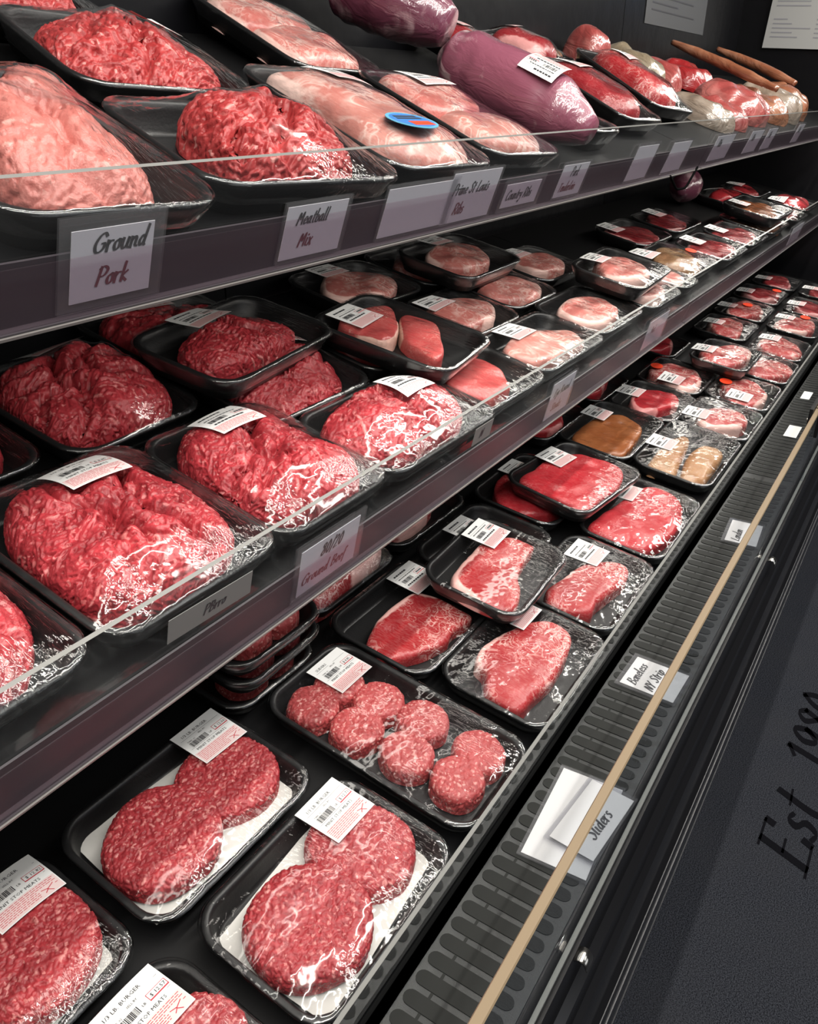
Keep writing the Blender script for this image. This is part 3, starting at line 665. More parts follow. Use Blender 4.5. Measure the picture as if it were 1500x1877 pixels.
# air grille in front of the deck
def stadium(x0, x1, y0, y1, n=8):
    r = (x1 - x0) / 2; cx = (x0 + x1) / 2
    return [(cx + r * math.cos(math.pi * k / n), y1 - r + r * math.sin(math.pi * k / n)) for k in range(n + 1)] + [(cx - r * math.cos(math.pi * k / n), y0 + r - r * math.sin(math.pi * k / n)) for k in range(n + 1)]
ZG = CZ - .7165
def grille(x0, x1, k0, k1, label):
    g = Geo(); g.box(x0, x1, .1435, .2425, ZG - .006, ZG, 0)
    for k in range(k0, k1):
        xc = .337 + .02135 * k
        P = stadium(xc - .0075, xc + .0075, .151, .2395); n = len(P)
        g.add([(x, y, ZG - .001) for x, y in P] + [(x, y, ZG + .0008) for x, y in P], [tuple(range(n, 2 * n))] + [(i, (i + 1) % n, n + (i + 1) % n, n + i) for i in range(n)], 1)
        g.box(xc + .0076, xc + .0137, .2165, .2192, ZG, ZG + .0005, 1)
    o = link('air_grille', g.mesh('air_grille', [M['steel'], M['slot']])); tag(o, label, 'air grille')
grille(XA, XJ - .002, -36, 63, 'slotted metal air grille before the burger and strip steak trays, near section')
grille(XJ, XE, 64, 159, 'slotted metal air grille before the bone-in steaks, far section')

# front glass with a bare sawn edge on top
def front_glass(x0, x1, label):
    P = zz([(.1280, -.712), (.1375, -.712), (.1375, -.552), (.1365, -.5505), (.1290, -.5505), (.1280, -.552)])
    t = thing('front_glass', label, 'glass panel', Matrix.Translation((x0, .13, CZ - .712)))
    me = Geo().prism([(y - .13, z - CZ + .712) for y, z in P], 0, x1 - x0).mesh('pane', [M['glass'], M['edge']])
    for p in me.polygons:
        if p.normal.z > .3 and p.center.z > .1: p.material_index = 1
    link('pane', me, t); return t
front_glass(XA, XJ - .003, 'low clear front glass with tan top edge before the air grille, near section')
front_glass(XJ + .003, XE, 'low clear front glass with tan top edge, far section beyond the black bracket')
for x, lb in ((.472, 'shiny metal clip at the foot of the front glass, nearer the camera'), (1.335, 'shiny metal clip at the foot of the front glass, farther away')):
    g = Geo(); n = 9
    pr = [(.0085 * math.cos(math.pi * k / n) , .011 * math.sin(math.pi * k / n)) for k in range(n + 1)]
    P = [(-.004 + a - .006, b) for a, b in pr] + [(-.004 + a * .82 - .006, b * .84) for a, b in pr[::-1]]
    g.prism(P, 0, .016); g.box(0, .016, .010, .0115, 0, .02); g.box(0, .016, -.002, .0115, .0, .0015)
    o = link('glass_clip', g.mesh('glass_clip', [M['chrome']], True), None, Matrix.Translation((x, .128, CZ - .726))); tag(o, lb, 'clip')
t = thing('glass_bracket', 'black bracket with a screw joining the two front glass panels', 'bracket', Matrix.Translation((1.70, .133, CZ - .60)))
link('bracket_plate', Geo().box(-.035, .045, -.0115, -.0055, 0, .056).box(-.035, .045, .005, .0115, 0, .056).mesh('bracket_plate', [M['black']]), t)
a = np.linspace(0, 2 * np.pi, 13)[:-1]
for x in (-.018, .028): link('screw', mesh('screw', [(x + .006 * math.cos(k), .0115, .028 + .006 * math.sin(k)) for k in a] + [(x + .004 * math.cos(k), .0145, .028 + .004 * math.sin(k)) for k in a], [tuple(range(12, 24))[::-1]] + [(i, (i + 1) % 12, 12 + (i + 1) % 12, 12 + i) for i in range(12)], [M['chrome']]), t)

# floor mat with lettering
t = thing('floor_mat', 'dark grey carpet mat lettered in black on the floor before the case', 'mat', Matrix.Translation((1.5, -.4, 0)))
mt = Geo().box(-2.0, 3.5, -.9, .555, -.011, 0).mesh('pile', [M['carpet']]); link('pile', mt, t)
g = Geo(); V, Fc, wd = lettering('Est. 1980', .0545, .08, .25, .22, .0012); g.add(V, [f[::-1] for f in Fc]); o = link('lettering', g.mesh('lettering', [M['carpetink']]), t, Matrix.Translation((-.215, .318, 0)) @ Matrix.Scale(1.45, 4, (1, 0, 0)))

# wires under the joint of the upper shelf
def wire(pts, r, name, label, mat='rubber'):
    V, Fq = tube(pts, [r, r], seg=8, steps=30); o = link(name, mesh(name, V, Fq, [M[mat]])); tag(o, label, 'cable'); return o
wire([(1.50, .436, CZ - .122), (1.55, .436, CZ - .148), (1.61, .436, CZ - .150), (1.67, .436, CZ - .118)], .0022, 'cable', 'thin black cable looping under the joint of the upper shelf')
# papers on the back of the case
t = thing('notice', 'white printed notice with a blue square hanging at the far end of the upper shelf', 'notice', Matrix.Translation((3.735, .80, CZ + .17)) @ Matrix.Rotation(math.radians(-90), 4, 'Z') @ Matrix.Rotation(math.radians(3), 4, 'Y'))
g = Geo().box(0, .28, 0, .001, 0, .36, 0); rg = random.Random(5)
for k in range(22):
    z = .34 - k * .0145
    for c0, c1 in ((.02, .16), (.175, .26)):
        if c0 > .1 and 5 < k < 12: continue
        if c0 < .1 and 14 < k < 17: continue
        g.box(c0, rg.uniform(c0 + .05, c1), -.0006, 0, z, z + .004, 1)
g.box(.205, .275, -.0006, 0, .17, .26, 2)
for x, z in ((.06, .245), (.12, .245)): g.box(x - .015, x + .015, -.0008, 0, z - .012, z + .012, 1)
link('sheet', g.mesh('sheet', [M['noticepaper'], M['grey'], M['blue']]), t)
t = thing('notice', 'notice with shade painted into its grey on the dark back panel above the bagged meats', 'notice', Matrix.Translation((2.62, .899, CZ + .19)))
g = Geo().box(0, .62, -.001, 0, 0, .30, 0)
for k in range(14): g.box(.05, .3 + rg.uniform(0, .27), -.0016, -.001, .27 - k * .018, .274 - k * .018, 1)
link('sheet', g.mesh('sheet', [M['noticeshade'], M['ink']]), t)

# ------------------------------------------------------------------ sign cards
def sign(name, label, mat4, w, h, lines, sleeve=.008, card='card', colours=('ink', 'maroon'), cat='sign', hcard=None, group=None):
    """card in a clear sleeve; origin bottom-left of the sleeve, Y up, Z to the shopper. lines: (text, x, y, size)"""
    t = thing(name, label, cat, mat4, group); s = sleeve
    link('card', Geo().box(s, w - s, s * .6, (hcard or h - s), .0004, .0009).mesh('card', [M[card]]), t)
    for k, (tx, x, y, sz) in enumerate(lines):
        V, Fc, _ = lettering(tx, sz); g = Geo(); g.add([(a + x, b + y, .0012) for a, b, _ in V], [f[::-1] for f in Fc])
        link('lettering', g.mesh('lettering', [M[colours[min(k, len(colours) - 1)]]]), t)
    if s > .001: link('sleeve', Geo().box(0, w, 0, h, -.0001, .0002).box(0, w, 0, h, .0016, .0019).mesh('sleeve', [M['sleeve']]), t)
    return t
ft = lambda x, h, r=0: TOP.fence(x, h, *TOPF, off=.0030) @ Matrix.Rotation(math.radians(r), 4, 'Z')
fm = lambda x, h, r=0: MID.fence(x, h, *MIDF, off=.0030) @ Matrix.Rotation(math.radians(r), 4, 'Z')
sign('sign', 'card reading Ground Pork on the front of the upper shelf', ft(.284, .0845), .079, .061, [('Ground', .024, .037, .0066), ('Pork', .027, .015, .0066)], .009)
sign('sign', 'card reading Meatball Mix on the front of the upper shelf', ft(.480, .0845), .084, .050, [('Meatball', .017, .031, .0056), ('Mix', .024, .012, .0062)], .004)
sign('sign', 'wide blank card between the Meatball Mix and ribs cards', ft(.615, .0845), .128, .052, [], .004)
sign('sign', 'card reading Prime St Louis Ribs on the front of the upper shelf', ft(.727, .0848), .108, .057, [('Prime St Louis', .010, .032, .0062), ('Ribs', .022, .011, .0064)], .003)
sign('sign', 'card reading Country Ribs in a clear sleeve under the ribs', ft(.853, .0845), .107, .040, [('Country Ribs', .014, .014, .0062)], .008)
sign('sign', 'card reading Pork Tenderloin under the purple tenderloin', ft(1.005, .0845), .092, .048, [('Pork', .034, .029, .0066), ('Tenderloin', .012, .010, .0062)], .004)
sign('sign', 'grey card on the upper shelf front just left of the joint, first of two', ft(1.270, .0845), .105, .060, [], .005)
sign('sign', 'grey card on the upper shelf front just left of the joint, second of two', ft(1.450, .0845), .115, .058, [], .005)
for x, w, l in ((1.735, .15, 'grey card just past the joint of the upper shelf'), (2.03, .13, 'grey card second past the joint of the upper shelf'), (2.21, .11, 'grey card third past the joint of the upper shelf'), (2.60, .10, 'grey card farthest along the upper shelf front')):
    sign('sign', l, ft(x, .082), w, .056, [('Ribs', .03, .03, .008)], .005)
sign('sign', 'card reading 80/20 Ground Beef on the front of the middle shelf', fm(.448, .1035), .104, .066, [('80/20', .037, .039, .0074), ('Ground Beef', .013, .016, .0064)], .008)
sign('sign', 'card reading Eye Round Steaks on the front of the middle shelf', fm(.998, .1035), .088, .065, [('Eye Round', .014, .038, .0064), ('Steaks', .020, .014, .0064)], .004)
sign('sign', 'small grey tag with a dark mark behind the middle shelf guard', fm(.768, .054), .046, .024, [('N', .016, .007, .006)], .0005, card='greycard')
sign('sign', 'grey tape strip with dark pen writing below the ground beef trays', fm(.300, .0475, -2), .090, .024, [('PBrro', .036, .008, .0050)], .0005, card='greycard')
sign('sign', 'pink tinted card on the middle shelf front left of the joint', fm(1.420, .102), .125, .062, [('Pork', .03, .03, .007)], .005)
sign('sign', 'grey card on the middle shelf front at the far right', fm(2.81, .103), .20, .06, [], .005)
flat = lambda x, v, r=0, dz=0: Matrix.Translation((x, .246 + v, ZG + .0014 + dz)) @ Matrix.Rotation(math.radians(r), 4, 'Z')
sign('sign', 'card reading Boneless NY Strip lying on the air grille', flat(.868, -.098, -2), .080, .084, [('Boneless', .012, .058, .0074), ('NY Strip', .012, .034, .0074)], .006, card='cardwhite', colours=('ink', 'ink'))
sign('sign', 'large blank white card lying under the Sliders card on the grille', flat(.552, -.103, 4), .145, .078, [], .004, card='cardwhite')
sign('sign', 'card reading Sliders lying on the air grille behind the front glass', flat(.573, -.1015, -5, .0045), .112, .060, [('Sliders', .030, .013, .0080)], .005, card='cardwhite')
sign('sign', 'card lettered London lying on the grille before the round steaks', flat(1.362, -.100, 4), .10, .064, [('London', .012, .034, .0080)], .006, card='cardwhite')
sign('sign', 'small blank white card on the grille near the glass bracket', flat(1.955, -.062), .085, .03, [], .001, card='cardwhite')
sign('sign', 'small blank white card farthest along the grille', flat(2.262, -.042), .07, .024, [], .001, card='cardwhite')

# ------------------------------------------------------------------ bottom deck: burgers, sliders, steaks
GB = 'burger trays on the bottom deck'
def burger_tray(c, label, p1, p2, lab, price, seed, rotp=0):
    pack(BOT, c, (.222, .160), 'burger_tray', label,
         [patty(p1[0], p1[1], .0580, .026, seed, 180, z=.005, tx=.04), patty(p2[0], p2[1], .0550, .026, seed + 1, 160)],
         group=GB, lab=lab, paper=liner(.190, .126, rotp, seed), price=price, detail=2, fine=1.0)
burger_tray((.362, .264), 'tray of two large burger patties on paper, back row beside the empty black deck', (-.041, -.005), (.054, .001), (.074, .050), '12.66', 1, -3)
burger_tray((.381, .096), 'tray of two large burger patties against the deck guard, before the slider tray', (-.040, -.006), (.054, .004), (.066, .048), '12.71', 3, 4)
burger_tray((.127, .267), 'burger tray cut by the left edge of the photo, label reads 12.82', (.050, -.003), (-.050, .003), (.072, .044), '12.82', 5, 5)
burger_tray((.139, .096), 'burger tray in the bottom left corner whose label reads 12.57', (.050, -.006), (-.052, .0), (.058, .050), '12.57', 7, -6)

SL = [(-.0455, .104), (-.0375, .0385), (.029, .044), (.040, -.019), (-.0305, -.033), (.0405, -.102), (-.0235, -.102), (.018, .102)]
def sliders(z=0, seed=0, N=80): return [patty(x * .77 + .002, y * .94, .0325, .025, seed + k, N, 'slider', name='slider_patty', amp=.6) for k, (x, y) in enumerate(SL)]
pack(BOT, (.586, .161), (.156, .294), 'slider_tray', 'long tray of small round sliders beside the strip steaks, white label at its back end', sliders(0, 20), group='slider trays', lab=(.028, .106), detail=2, title='SLIDERS', price='8.85')
for k, (lz, rt, lb) in enumerate(((0, 0, 'bottom tray of the slider stack under the middle shelf'), (.036, 1, 'middle tray of the slider stack under the middle shelf'), (.072, -1, 'top tray of the slider stack under the middle shelf'))):
    pack(BOT, (.556 + .004 * (k == 1), .458 - .003 * k), (.156, .294), 'slider_tray', lb, sliders(0, 40 + 9 * k, 56), group='slider trays', lift=lz, rot=rt, fine=.6)

GS = 'strip steak trays on the bottom deck'
S1 = [(-.0833, .0221), (-.0322, .0346), (.0143, .0338), (.048, .0249), (.0559, -.0105), (.0607, -.0586), (.0422, -.0652), (.0086, -.0598), (-.0137, -.0633), (-.0482, -.0543), (-.0806, -.0376), (-.1005, -.02), (-.0972, .0048)]
S2 = [(-.054, .0487), (-.0316, .0576), (.0006, .0567), (.0341, .0481), (.0783, .0286), (.0981, .0057), (.0961, -.0195), (.0735, -.0347), (.0249, -.0434), (-.0193, -.0461), (-.0573, -.0401), (-.0855, -.0391), (-.0959, -.0302), (-.096, -.0009), (-.0881, .0157), (-.0625, .0315)]
S9 = [(-.0652, .0413), (-.0092, .0425), (.0397, .0424), (.0841, .0155), (.0917, -.0248), (.071, -.0266), (.0284, -.0311), (-.0042, -.0376), (-.0264, -.0519), (-.0593, -.0625), (-.0853, -.0604), (-.0953, -.0246), (-.0893, .0216)]
S3 = [(-.0685, .0423), (-.022, .0352), (.0298, .0248), (.0726, -.0075), (.0838, -.034), (.044, -.0464), (-.0106, -.0393), (-.0481, -.0332), (-.0779, -.0353), (-.0923, -.015), (-.0954, .0116), (-.0932, .0301)]
pack(BOT, (.776, .258), (.212, .166), 'steak_tray', 'strip steak tray behind the front steak, half under the tray stacked on top', [steak(S1, .023, 'steak', 110, [(70, 70, .010)], 3)], group=GS, lab=(.065, .045), detail=1, fine=1)
pack(BOT, (.800, .092), (.222, .162), 'steak_tray', 'strip steak tray against the deck guard next to the sliders', [steak(S2, .026, 'steak', 120, [(100, 50, .009)], 5)], group=GS, lab=(.072, .055), fine=1)
pack(BOT, (1.030, .095), (.222, .156), 'steak_tray', 'small strip steak tray against the deck guard, to the right of the stacked tray', [steak(S3, .026, 'steak', 100, [(95, 30, .008)], 8)], group=GS, lab=(.060, .030), fine=1)
pack(BOT, (.912, .206), (.206, .160), 'steak_tray', 'strip steak tray stacked on top of the other strip steaks', [steak(S9, .024, 'steak', 110, [(120, 75, .010)], 11)], group=GS, lab=(.055, .046), rot=3, lift=.0375, tx=2, fine=1, cat='meat tray')
pack(BOT, (1.003, .266), (.216, .158), 'steak_tray', 'strip steak tray peeking out behind the stacked steak tray', [steak((.085, .045), .024, 'steak', 70, [(90, 60, .008)], 13)], group=GS, lab=(.010, .044), fine=.8)
pack(BOT, (.775, .440), (.206, .176), 'steak_tray', 'thick roast strip just below the ground beef sign, under the middle shelf', [steak([(-.09, .05), (.09, .05), (.095, -.03), (.08, -.066), (-.075, -.078), (-.095, -.05)], .045, 'steak', 70, [(-60, 40, .014)], 15, name='roast')], group=GS, fine=.7)
pack(BOT, (1.00, .440), (.220, .166), 'steak_tray', 'strip steak with a thick white fat edge in the tray under the middle shelf', [steak([(-.085, -.02), (-.05, -.055), (.03, -.05), (.085, -.01), (.06, .05), (-.06, .05)], .03, 'steak', 70, [(-110, 40, .012)], 17)], group=GS, fine=.7)

GR = 'round steak trays on the bottom deck'
S13 = [(-.0878, .0653), (-.0272, .0688), (.045, .0708), (.1042, .0251), (.1029, -.0439), (.0457, -.0704), (-.0202, -.0718), (-.0874, -.0681), (-.0961, -.037), (-.1004, .0281)]
S15 = [(-.1055, .0613), (-.0328, .0539), (.0317, .046), (.1008, .034), (.1202, -.0012), (.1045, -.0405), (.0464, -.0625), (-.0202, -.0667), (-.0855, -.0525), (-.1145, -.0384), (-.1205, .0097), (-.1219, .0396)]
pack(BOT, (1.235, .285), (.225, .170), 'steak_tray', 'dark red round steak tray underneath the bright red one', [steak((.10, .072), .026, 'red', 70, None, 21)], group=GR, lab=(.03, .055), fine=.7)
pack(BOT, (1.262, .228), (.236, .172), 'steak_tray', 'bright red round steak in a tray stacked on top, before the brown marinated cutlet', [steak(S13, .022, 'red', 110, None, 23)], group=GR, lab=(.028, .058), rot=-6, lift=.0385, fine=1)
pack(BOT, (1.285, .097), (.262, .158), 'steak_tray', 'large red round steak against the deck guard with looping white seam', [steak(S15, .030, 'red', 120, [(30, 14, .006)], 25)], group=GR, lab=(.05, .056), fine=1)
S16 = [(-.0938, .053), (.0179, .0565), (.1075, .0249), (.0826, -.0411), (.0105, -.0577), (-.0546, -.0623), (-.1008, -.0588), (-.1152, -.0034)]
S17a = [(-.127, .0492), (-.0411, .0555), (.0641, .0503), (.0876, .0209), (-.035, .003), (-.1204, -.0068), (-.133, .019)]
S17b = [(-.125, -.0218), (.0128, -.0008), (.0822, -.0214), (.0707, -.0582), (-.0453, -.0636), (-.1103, -.0581)]
pack(BOT, (1.600, .274), (.272, .164), 'cutlet_tray', 'brown marinated cutlet tray behind the breaded one', [steak(S16, .018, 'brown', 90, None, 31, name='cutlet')], group='cutlet trays', lab=(.045, .055), fine=1)
pack(BOT, (1.620, .107), (.290, .164), 'cutlet_tray', 'two breaded cutlets under shiny film against the deck guard', [steak(S17a, .024, 'crumb', 80, None, 33, name='cutlet', e=.6), steak(S17b, .024, 'crumb', 80, None, 35, name='cutlet', e=.6)], group='cutlet trays', lab=(-.01, .058), fine=1)

GD = 'steak trays on the far bottom deck'
def tbone(rx, ry, seed, off=(0, 0)):
    a = np.linspace(0, 2 * np.pi, 16, endpoint=False); r = 1 + .14 * np.sin(2 * a + seed) + .08 * np.sin(3 * a + seed * 1.7)
    return [(rx * k * math.cos(t) * 1.0 + off[0], ry * k * math.sin(t) * 1.0 + off[1]) for t, k in zip(a, r)]
far = [
 ((1.535, .432), (.230, .164), 'red', (.095, .064), 'bright red steak half hidden under the middle shelf, left of the brown cutlet', None, None, 0),
 ((1.815, .425), (.220, .160), 'red', (.080, .058), 'red steak tray tucked under the middle shelf behind the oval steak', None, None, 0),
 ((1.835, .258), (.210, .164), 'red', (.078, .052), 'oval red steak with pale rim behind the T-bone with the label on top', (.0, .058), None, 0),
 ((1.865, .098), (.210, .160), 'bonein', (.080, .048), 'nearest T-bone steak against the deck guard, next to the breaded cutlets', (-.03, .055), None, 0),
 ((2.055, .266), (.222, .166), 'bonein', (.096, .062), 'bone-in steak with red sticker, second row, behind the stickered front steak', (-.055, .0), (.0, .058, .021), 0),
 ((2.090, .100), (.222, .158), 'bonein', (.095, .060), 'bone-in steak with red sticker against the deck guard', (-.060, .0), (.01, .052, .021), 0),
 ((2.27, .390), (.20, .150), 'red', (.075, .050), 'small red steak in the back row near the stacked bone-in steak', (.0, .045), None, 0),
 ((2.215, .190), (.222, .156), 'bonein', (.094, .060), 'bone-in steak stacked on top of the front row, crisp black tray corner showing', (-.02, .056), None, .040),
 ((2.335, .098), (.222, .156), 'bonein', (.094, .062), 'bone-in steak against the guard, in front of the stacked one', None, None, 0),
 ((2.575, .105), (.235, .156), 'bonein', (.100, .058), 'bone-in steak with label at right, last against the visible guard', (.04, .04), None, 0),
 ((2.625, .280), (.235, .166), 'bonein', (.095, .058), 'bone-in steak with long label in the second row of the far deck', (.0, .040), None, 0),
 ((2.895, .285), (.250, .166), 'bonein', (.105, .062), 'stickered bone-in steak in the second row, far deck', (-.02, .055), (.035, .0, .022), 0),
 ((2.875, .110), (.250, .160), 'bonein', (.100, .058), 'stickered bone-in steak at the right edge of the photo', (.04, .045), (.09, -.01, .022), 0),
 ((3.17, .290), (.250, .164), 'dark', (.100, .058), 'dark red steak with two labels near the end wall, second row', (-.03, .05), (.08, -.04, .022), 0),
 ((3.15, .110), (.250, .160), 'dark', (.100, .058), 'dark steak tray near the end wall, front row', (.0, .05), None, 0),
 ((3.45, .285), (.240, .164), 'dark', (.095, .058), 'dark steak tray at the end wall, second row', (-.02, .05), None, 0),
 ((3.45, .110), (.240, .160), 'dark', (.095, .058), 'dark steak tray at the end wall, front row', (.0, .05), None, 0),
]
for k, (c, sz, m, rr, lb, lab, st, lz) in enumerate(far):
    pack(BOT, c, sz, 'steak_tray', lb, [steak(tbone(*rr, k * 1.3), .028, m, 64, [(80 + 37 * k, 60, .010), (250 + 20 * k, 25, .008)], 50 + k)], group=GD, lab=lab, sticker=st, lift=lz, fine=.6)

# ------------------------------------------------------------------ middle shelf: ground beef, eye round, pork chops
GG = 'ground beef trays on the middle shelf'
def gb(c, sz, label, seed, H=.042, N=170, lab=(.010, .052), rot=0, lift=0, fine=1, mx=.015, tx=0, ty=0, folds=4, off=(0, 0), lsc=(1, .9), detail=1):
    pack(MID, c, sz, 'ground_beef_tray', label, [ground(sz[0] / 2 - mx, sz[1] / 2 - mx, H, seed, N, folds=folds, off=off, amp=1.5, e=.6)], group=GG, lab=lab, rot=rot, lift=lift, fine=fine, tx=tx, ty=ty, lsc=lsc, detail=detail)
gb((.170, .130), (.190, .216), 'ground beef tray cut by the left edge of the photo, front row', 2, .044)
gb((.366, .128), (.190, .218), 'largest ground beef tray in the front row, above the pen-marked grey tape', 3, .047, 210, (.012, .060), folds=6, detail=2)
gb((.546, .120), (.176, .206), 'ground beef tray in the front row with a bright creased film corner', 4, .046, 190, (-.005, .055), folds=4)
gb((.746, .086), (.245, .150), 'wide ground beef tray in the front row beside the eye round steaks', 6, .045, 180, (.028, .022), folds=3, off=(-.01, 0))
gb((.300, .345), (.180, .190), 'ground beef tray at the left edge, second row', 8, .045, 140)
gb((.492, .336), (.178, .196), 'ground beef tray in the second row with a deep curved fold', 10, .046, 190, (.010, .070), rot=2, folds=5)
gb((.702, .244), (.206, .160), 'ground beef tray under the lifted one, second row', 12, .036, 160, (.05, .05), folds=3)
gb((.694, .425), (.206, .160), 'ground beef tray at the back behind the lifted one', 14, .034, 90, (.0, .05), fine=.6)
gb((.678, .292), (.236, .150), 'ground beef tray stacked on top, black side showing', 16, .033, 170, (-.01, .052), rot=8, lift=.040, tx=0, folds=2, mx=.030)

GE = 'eye round steak trays'
E15a = [(-.0512, .0728), (-.0045, .0871), (.0386, .078), (.0647, .052), (.0354, .0268), (-.0113, .0034), (-.0538, .0023), (-.0575, .0413)]
E15b = [(.0376, .025), (.0682, .0309), (.0754, .0069), (.0703, -.0199), (.018, -.0507), (-.0192, -.07), (-.0433, -.0701), (-.0335, -.0363), (-.0117, -.0038)]
E4 = [(-.063, .0194), (.0176, .0466), (.0561, .0361), (.0517, -.0062), (.0182, -.0432), (-.0135, -.0467), (-.0505, -.0417), (-.0647, -.0104)]
pack(MID, (.935, .085), (.200, .134), 'eye_round_tray', 'single eye round steak against the guard, partly under the lifted tray', [steak(E4, .026, 'eye', 90, [(80, 90, .0025)], 61)], group=GE, fine=1)
pack(MID, (.905, .245), (.180, .150), 'eye_round_tray', 'eye round tray hidden beneath the lifted tray of two steaks', [steak((.07, .05), .026, 'eye', 50, None, 62)], group=GE, fine=.6)
pack(MID, (.888, .188), (.172, .206), 'eye_round_tray', 'lifted tray of two eye round steaks side by side', [steak(E15a, .024, 'eye', 90, [(-100, 80, .003)], 63), steak(E15b, .024, 'eye', 90, [(100, 60, .0025)], 64)], group=GE, lab=(-.022, .066), rot=8, lift=.0385, fine=1, detail=1)

GP = 'pork chop trays on the middle shelf'
E5 = [(-.1008, .0195), (-.051, .0348), (.0004, .0348), (.0811, .0027), (.077, -.0361), (.0495, -.0472), (-.0738, -.0402), (-.1025, -.0187)]
def chop(rx, ry, seed, off=(0, 0)): return [(rx * math.cos(t) * (1 + .10 * math.sin(t + seed) + .06 * math.cos(3 * t + seed)) + off[0], ry * math.sin(t) * (1 + .10 * math.cos(t * 2 + seed)) + off[1]) for t in np.linspace(0, 2 * np.pi, 14, endpoint=False)]
pack(MID, (1.150, .086), (.240, .132), 'pork_tray', 'boneless pork rib meat against the guard above the Eye Round card', [steak(E5, .028, 'rib', 100, None, 71, name='pork')], group=GP, lab=(-.03, .040), fine=1, lsc=(1, .85))
chops = [
 ((1.375, .098), (.220, .142), (.080, .052), 'pork chop against the guard below the lifted chop tray', None, 0, 0),
 ((1.600, .085), (.200, .136), (.075, .048), 'pork chop tray under the lifted tray, nearest the shelf joint', None, 0, 0),
 ((1.558, .118), (.232, .148), (.080, .050), 'lifted pork chop tray with black sides showing, front row', (-.02, .052), .040, 3),
 ((1.770, .085), (.120, .136), (.050, .046), 'small pork pack under creased film at the shelf joint', None, 0, 0),
 ((1.130, .226), (.178, .142), (.075, .050), 'pork chop second row, long label, behind the lifted eye round tray', (-.030, .040), 0, 0),
 ((1.318, .243), (.186, .142), (.080, .054), 'pork chop with red rim in the second row, middle of the chops', (-.01, .056), 0, 0),
 ((1.285, .396), (.220, .160), (.080, .056), 'pork chop tray underneath the lifted chop at the back', None, 0, 0),
 ((1.268, .322), (.224, .156), (.078, .056), 'lifted pork chop tray at the back with a small label on its side', (.01, .062), .040, 2),
 ((1.525, .278), (.200, .140), (.075, .050), 'pork chop second row, behind the lifted front tray', (-.01, .050), 0, 0),
 ((1.062, .392), (.206, .150), (.082, .050), 'bone-in pork chop at the back with a raised label', (-.01, .056), 0, 0),
]
for k, (c, sz, rr, lb, lab, lz, rt) in enumerate(chops):
    pack(MID, c, sz, 'pork_tray', lb, [steak(chop(*rr, k * 1.7), .028, 'pale', 80, [(180 + 40 * k, 90, .007)], 80 + k, name='pork_chop')], group=GP, lab=lab, lift=lz, rot=rt, fine=.8, lsc=(1, .8))

GF = 'packages on the far middle shelf'
farm = [
 ((1.940, .114), (.250, .156), 'pepper', (.100, .060), .034, 'peppered roast with round stickers against the guard past the joint', (-.07, .055), (.08, -.01, .018), 0),
 ((2.195, .094), (.240, .144), 'dark', (.100, .058), .022, 'red steak pack against the guard just past the peppered roast', (-.02, .048), None, 0),
 ((2.060, .262), (.225, .144), 'dark', (.100, .056), .022, 'red steak pack in the second row behind the peppered roast', (-.05, .046), None, 0),
 ((2.330, .262), (.250, .144), 'dark', (.105, .056), .022, 'red steak pack in the second row beside its twin, label at the back', (.02, .046), None, 0),
 ((2.450, .094), (.240, .144), 'dark', (.100, .058), .022, 'red steak pack against the guard below the stacked black trays', (-.04, .048), None, 0),
 ((2.735, .105), (.28, .170), 'brown', (.115, .066), .020, 'lower black tray of the stacked pair on the far middle shelf', None, None, 0),
 ((2.735, .110), (.28, .170), 'brown', (.115, .066), .020, 'upper black tray of brown meat, topmost of the stacked pair', (-.05, .05), None, .040),
 ((2.99, .26), (.24, .160), 'red', (.09, .056), .045, 'tall red roast pack behind the stacked black trays', (.0, .05), None, 0),
 ((3.32, .100), (.24, .150), 'red', (.10, .054), .040, 'bright red roast pack at the far right of the middle shelf', (-.08, .04), None, 0),
 ((3.30, .270), (.24, .150), 'red', (.10, .054), .030, 'red pack at the back near the end wall on the middle shelf', (.0, .04), None, 0),
 ((3.045, .085), (.22, .150), 'dark', (.09, .054), .022, 'dark red pack in the front row past the stacked black trays', (.0, .045), None, 0),
]
for k, (c, sz, m, rr, H, lb, lab, st, lz) in enumerate(farm):
    pack(MID, c, sz, 'steak_tray' if m != 'pepper' else 'roast_tray', lb, [steak(tbone(*rr, k * 2.1), H, m, 60, [(60 + 50 * k, 50, .008)] if m != 'brown' else None, 120 + k, name='meat', e=.3 if H < .03 else .55)], group=GF, lab=lab, sticker=st, lift=lz, fine=.6)

def loose(pl, c, name, label, cat, mat, V, Fq, rot=0, lift=0, lab=None, group=None, attr=None, part='meat'):
    t = thing(name, label, cat, pl.mat(c[0], c[1], lift + .0008, rot), group)
    link(part, mesh(part, V, Fq, [M[mat]], attr=attr), t)
    if lab is not None:                     # label wrapped round the pack: (angle about the axis, y, axis height, rot, radius)
        x, y, z, r, rad, sx, sy = lab; W_, F_, I_ = label_flat(None, None, 1); W_ = W_.copy()
        a = math.radians(r); u = W_[:, 0] * sx; v = W_[:, 1] * sy; px = u * math.cos(a) - v * math.sin(a); py = u * math.sin(a) + v * math.cos(a)
        q = px / rad; q = q + math.radians(x); X = (rad + W_[:, 2]) * np.sin(q); Z = z + (rad + W_[:, 2]) * np.cos(q)
        link('price_label', mesh('price_label', np.stack([X, y + py, Z], -1), F_, [M['white'], M['pinkpaper'], M['ink'], M['redink']], I_, True), t)
    return t
V, Fq = tube([(-.10, .0, .05), (-.04, 0, .055), (.03, 0, .055), (.10, 0, .05)], [.012, .045, .052, .046, .012], 28, 4, .05)
loose(MID, (2.80, .360), 'roast', 'netted purple roast at the back of the far middle shelf', 'roast', 'purple', V, Fq, rot=10)

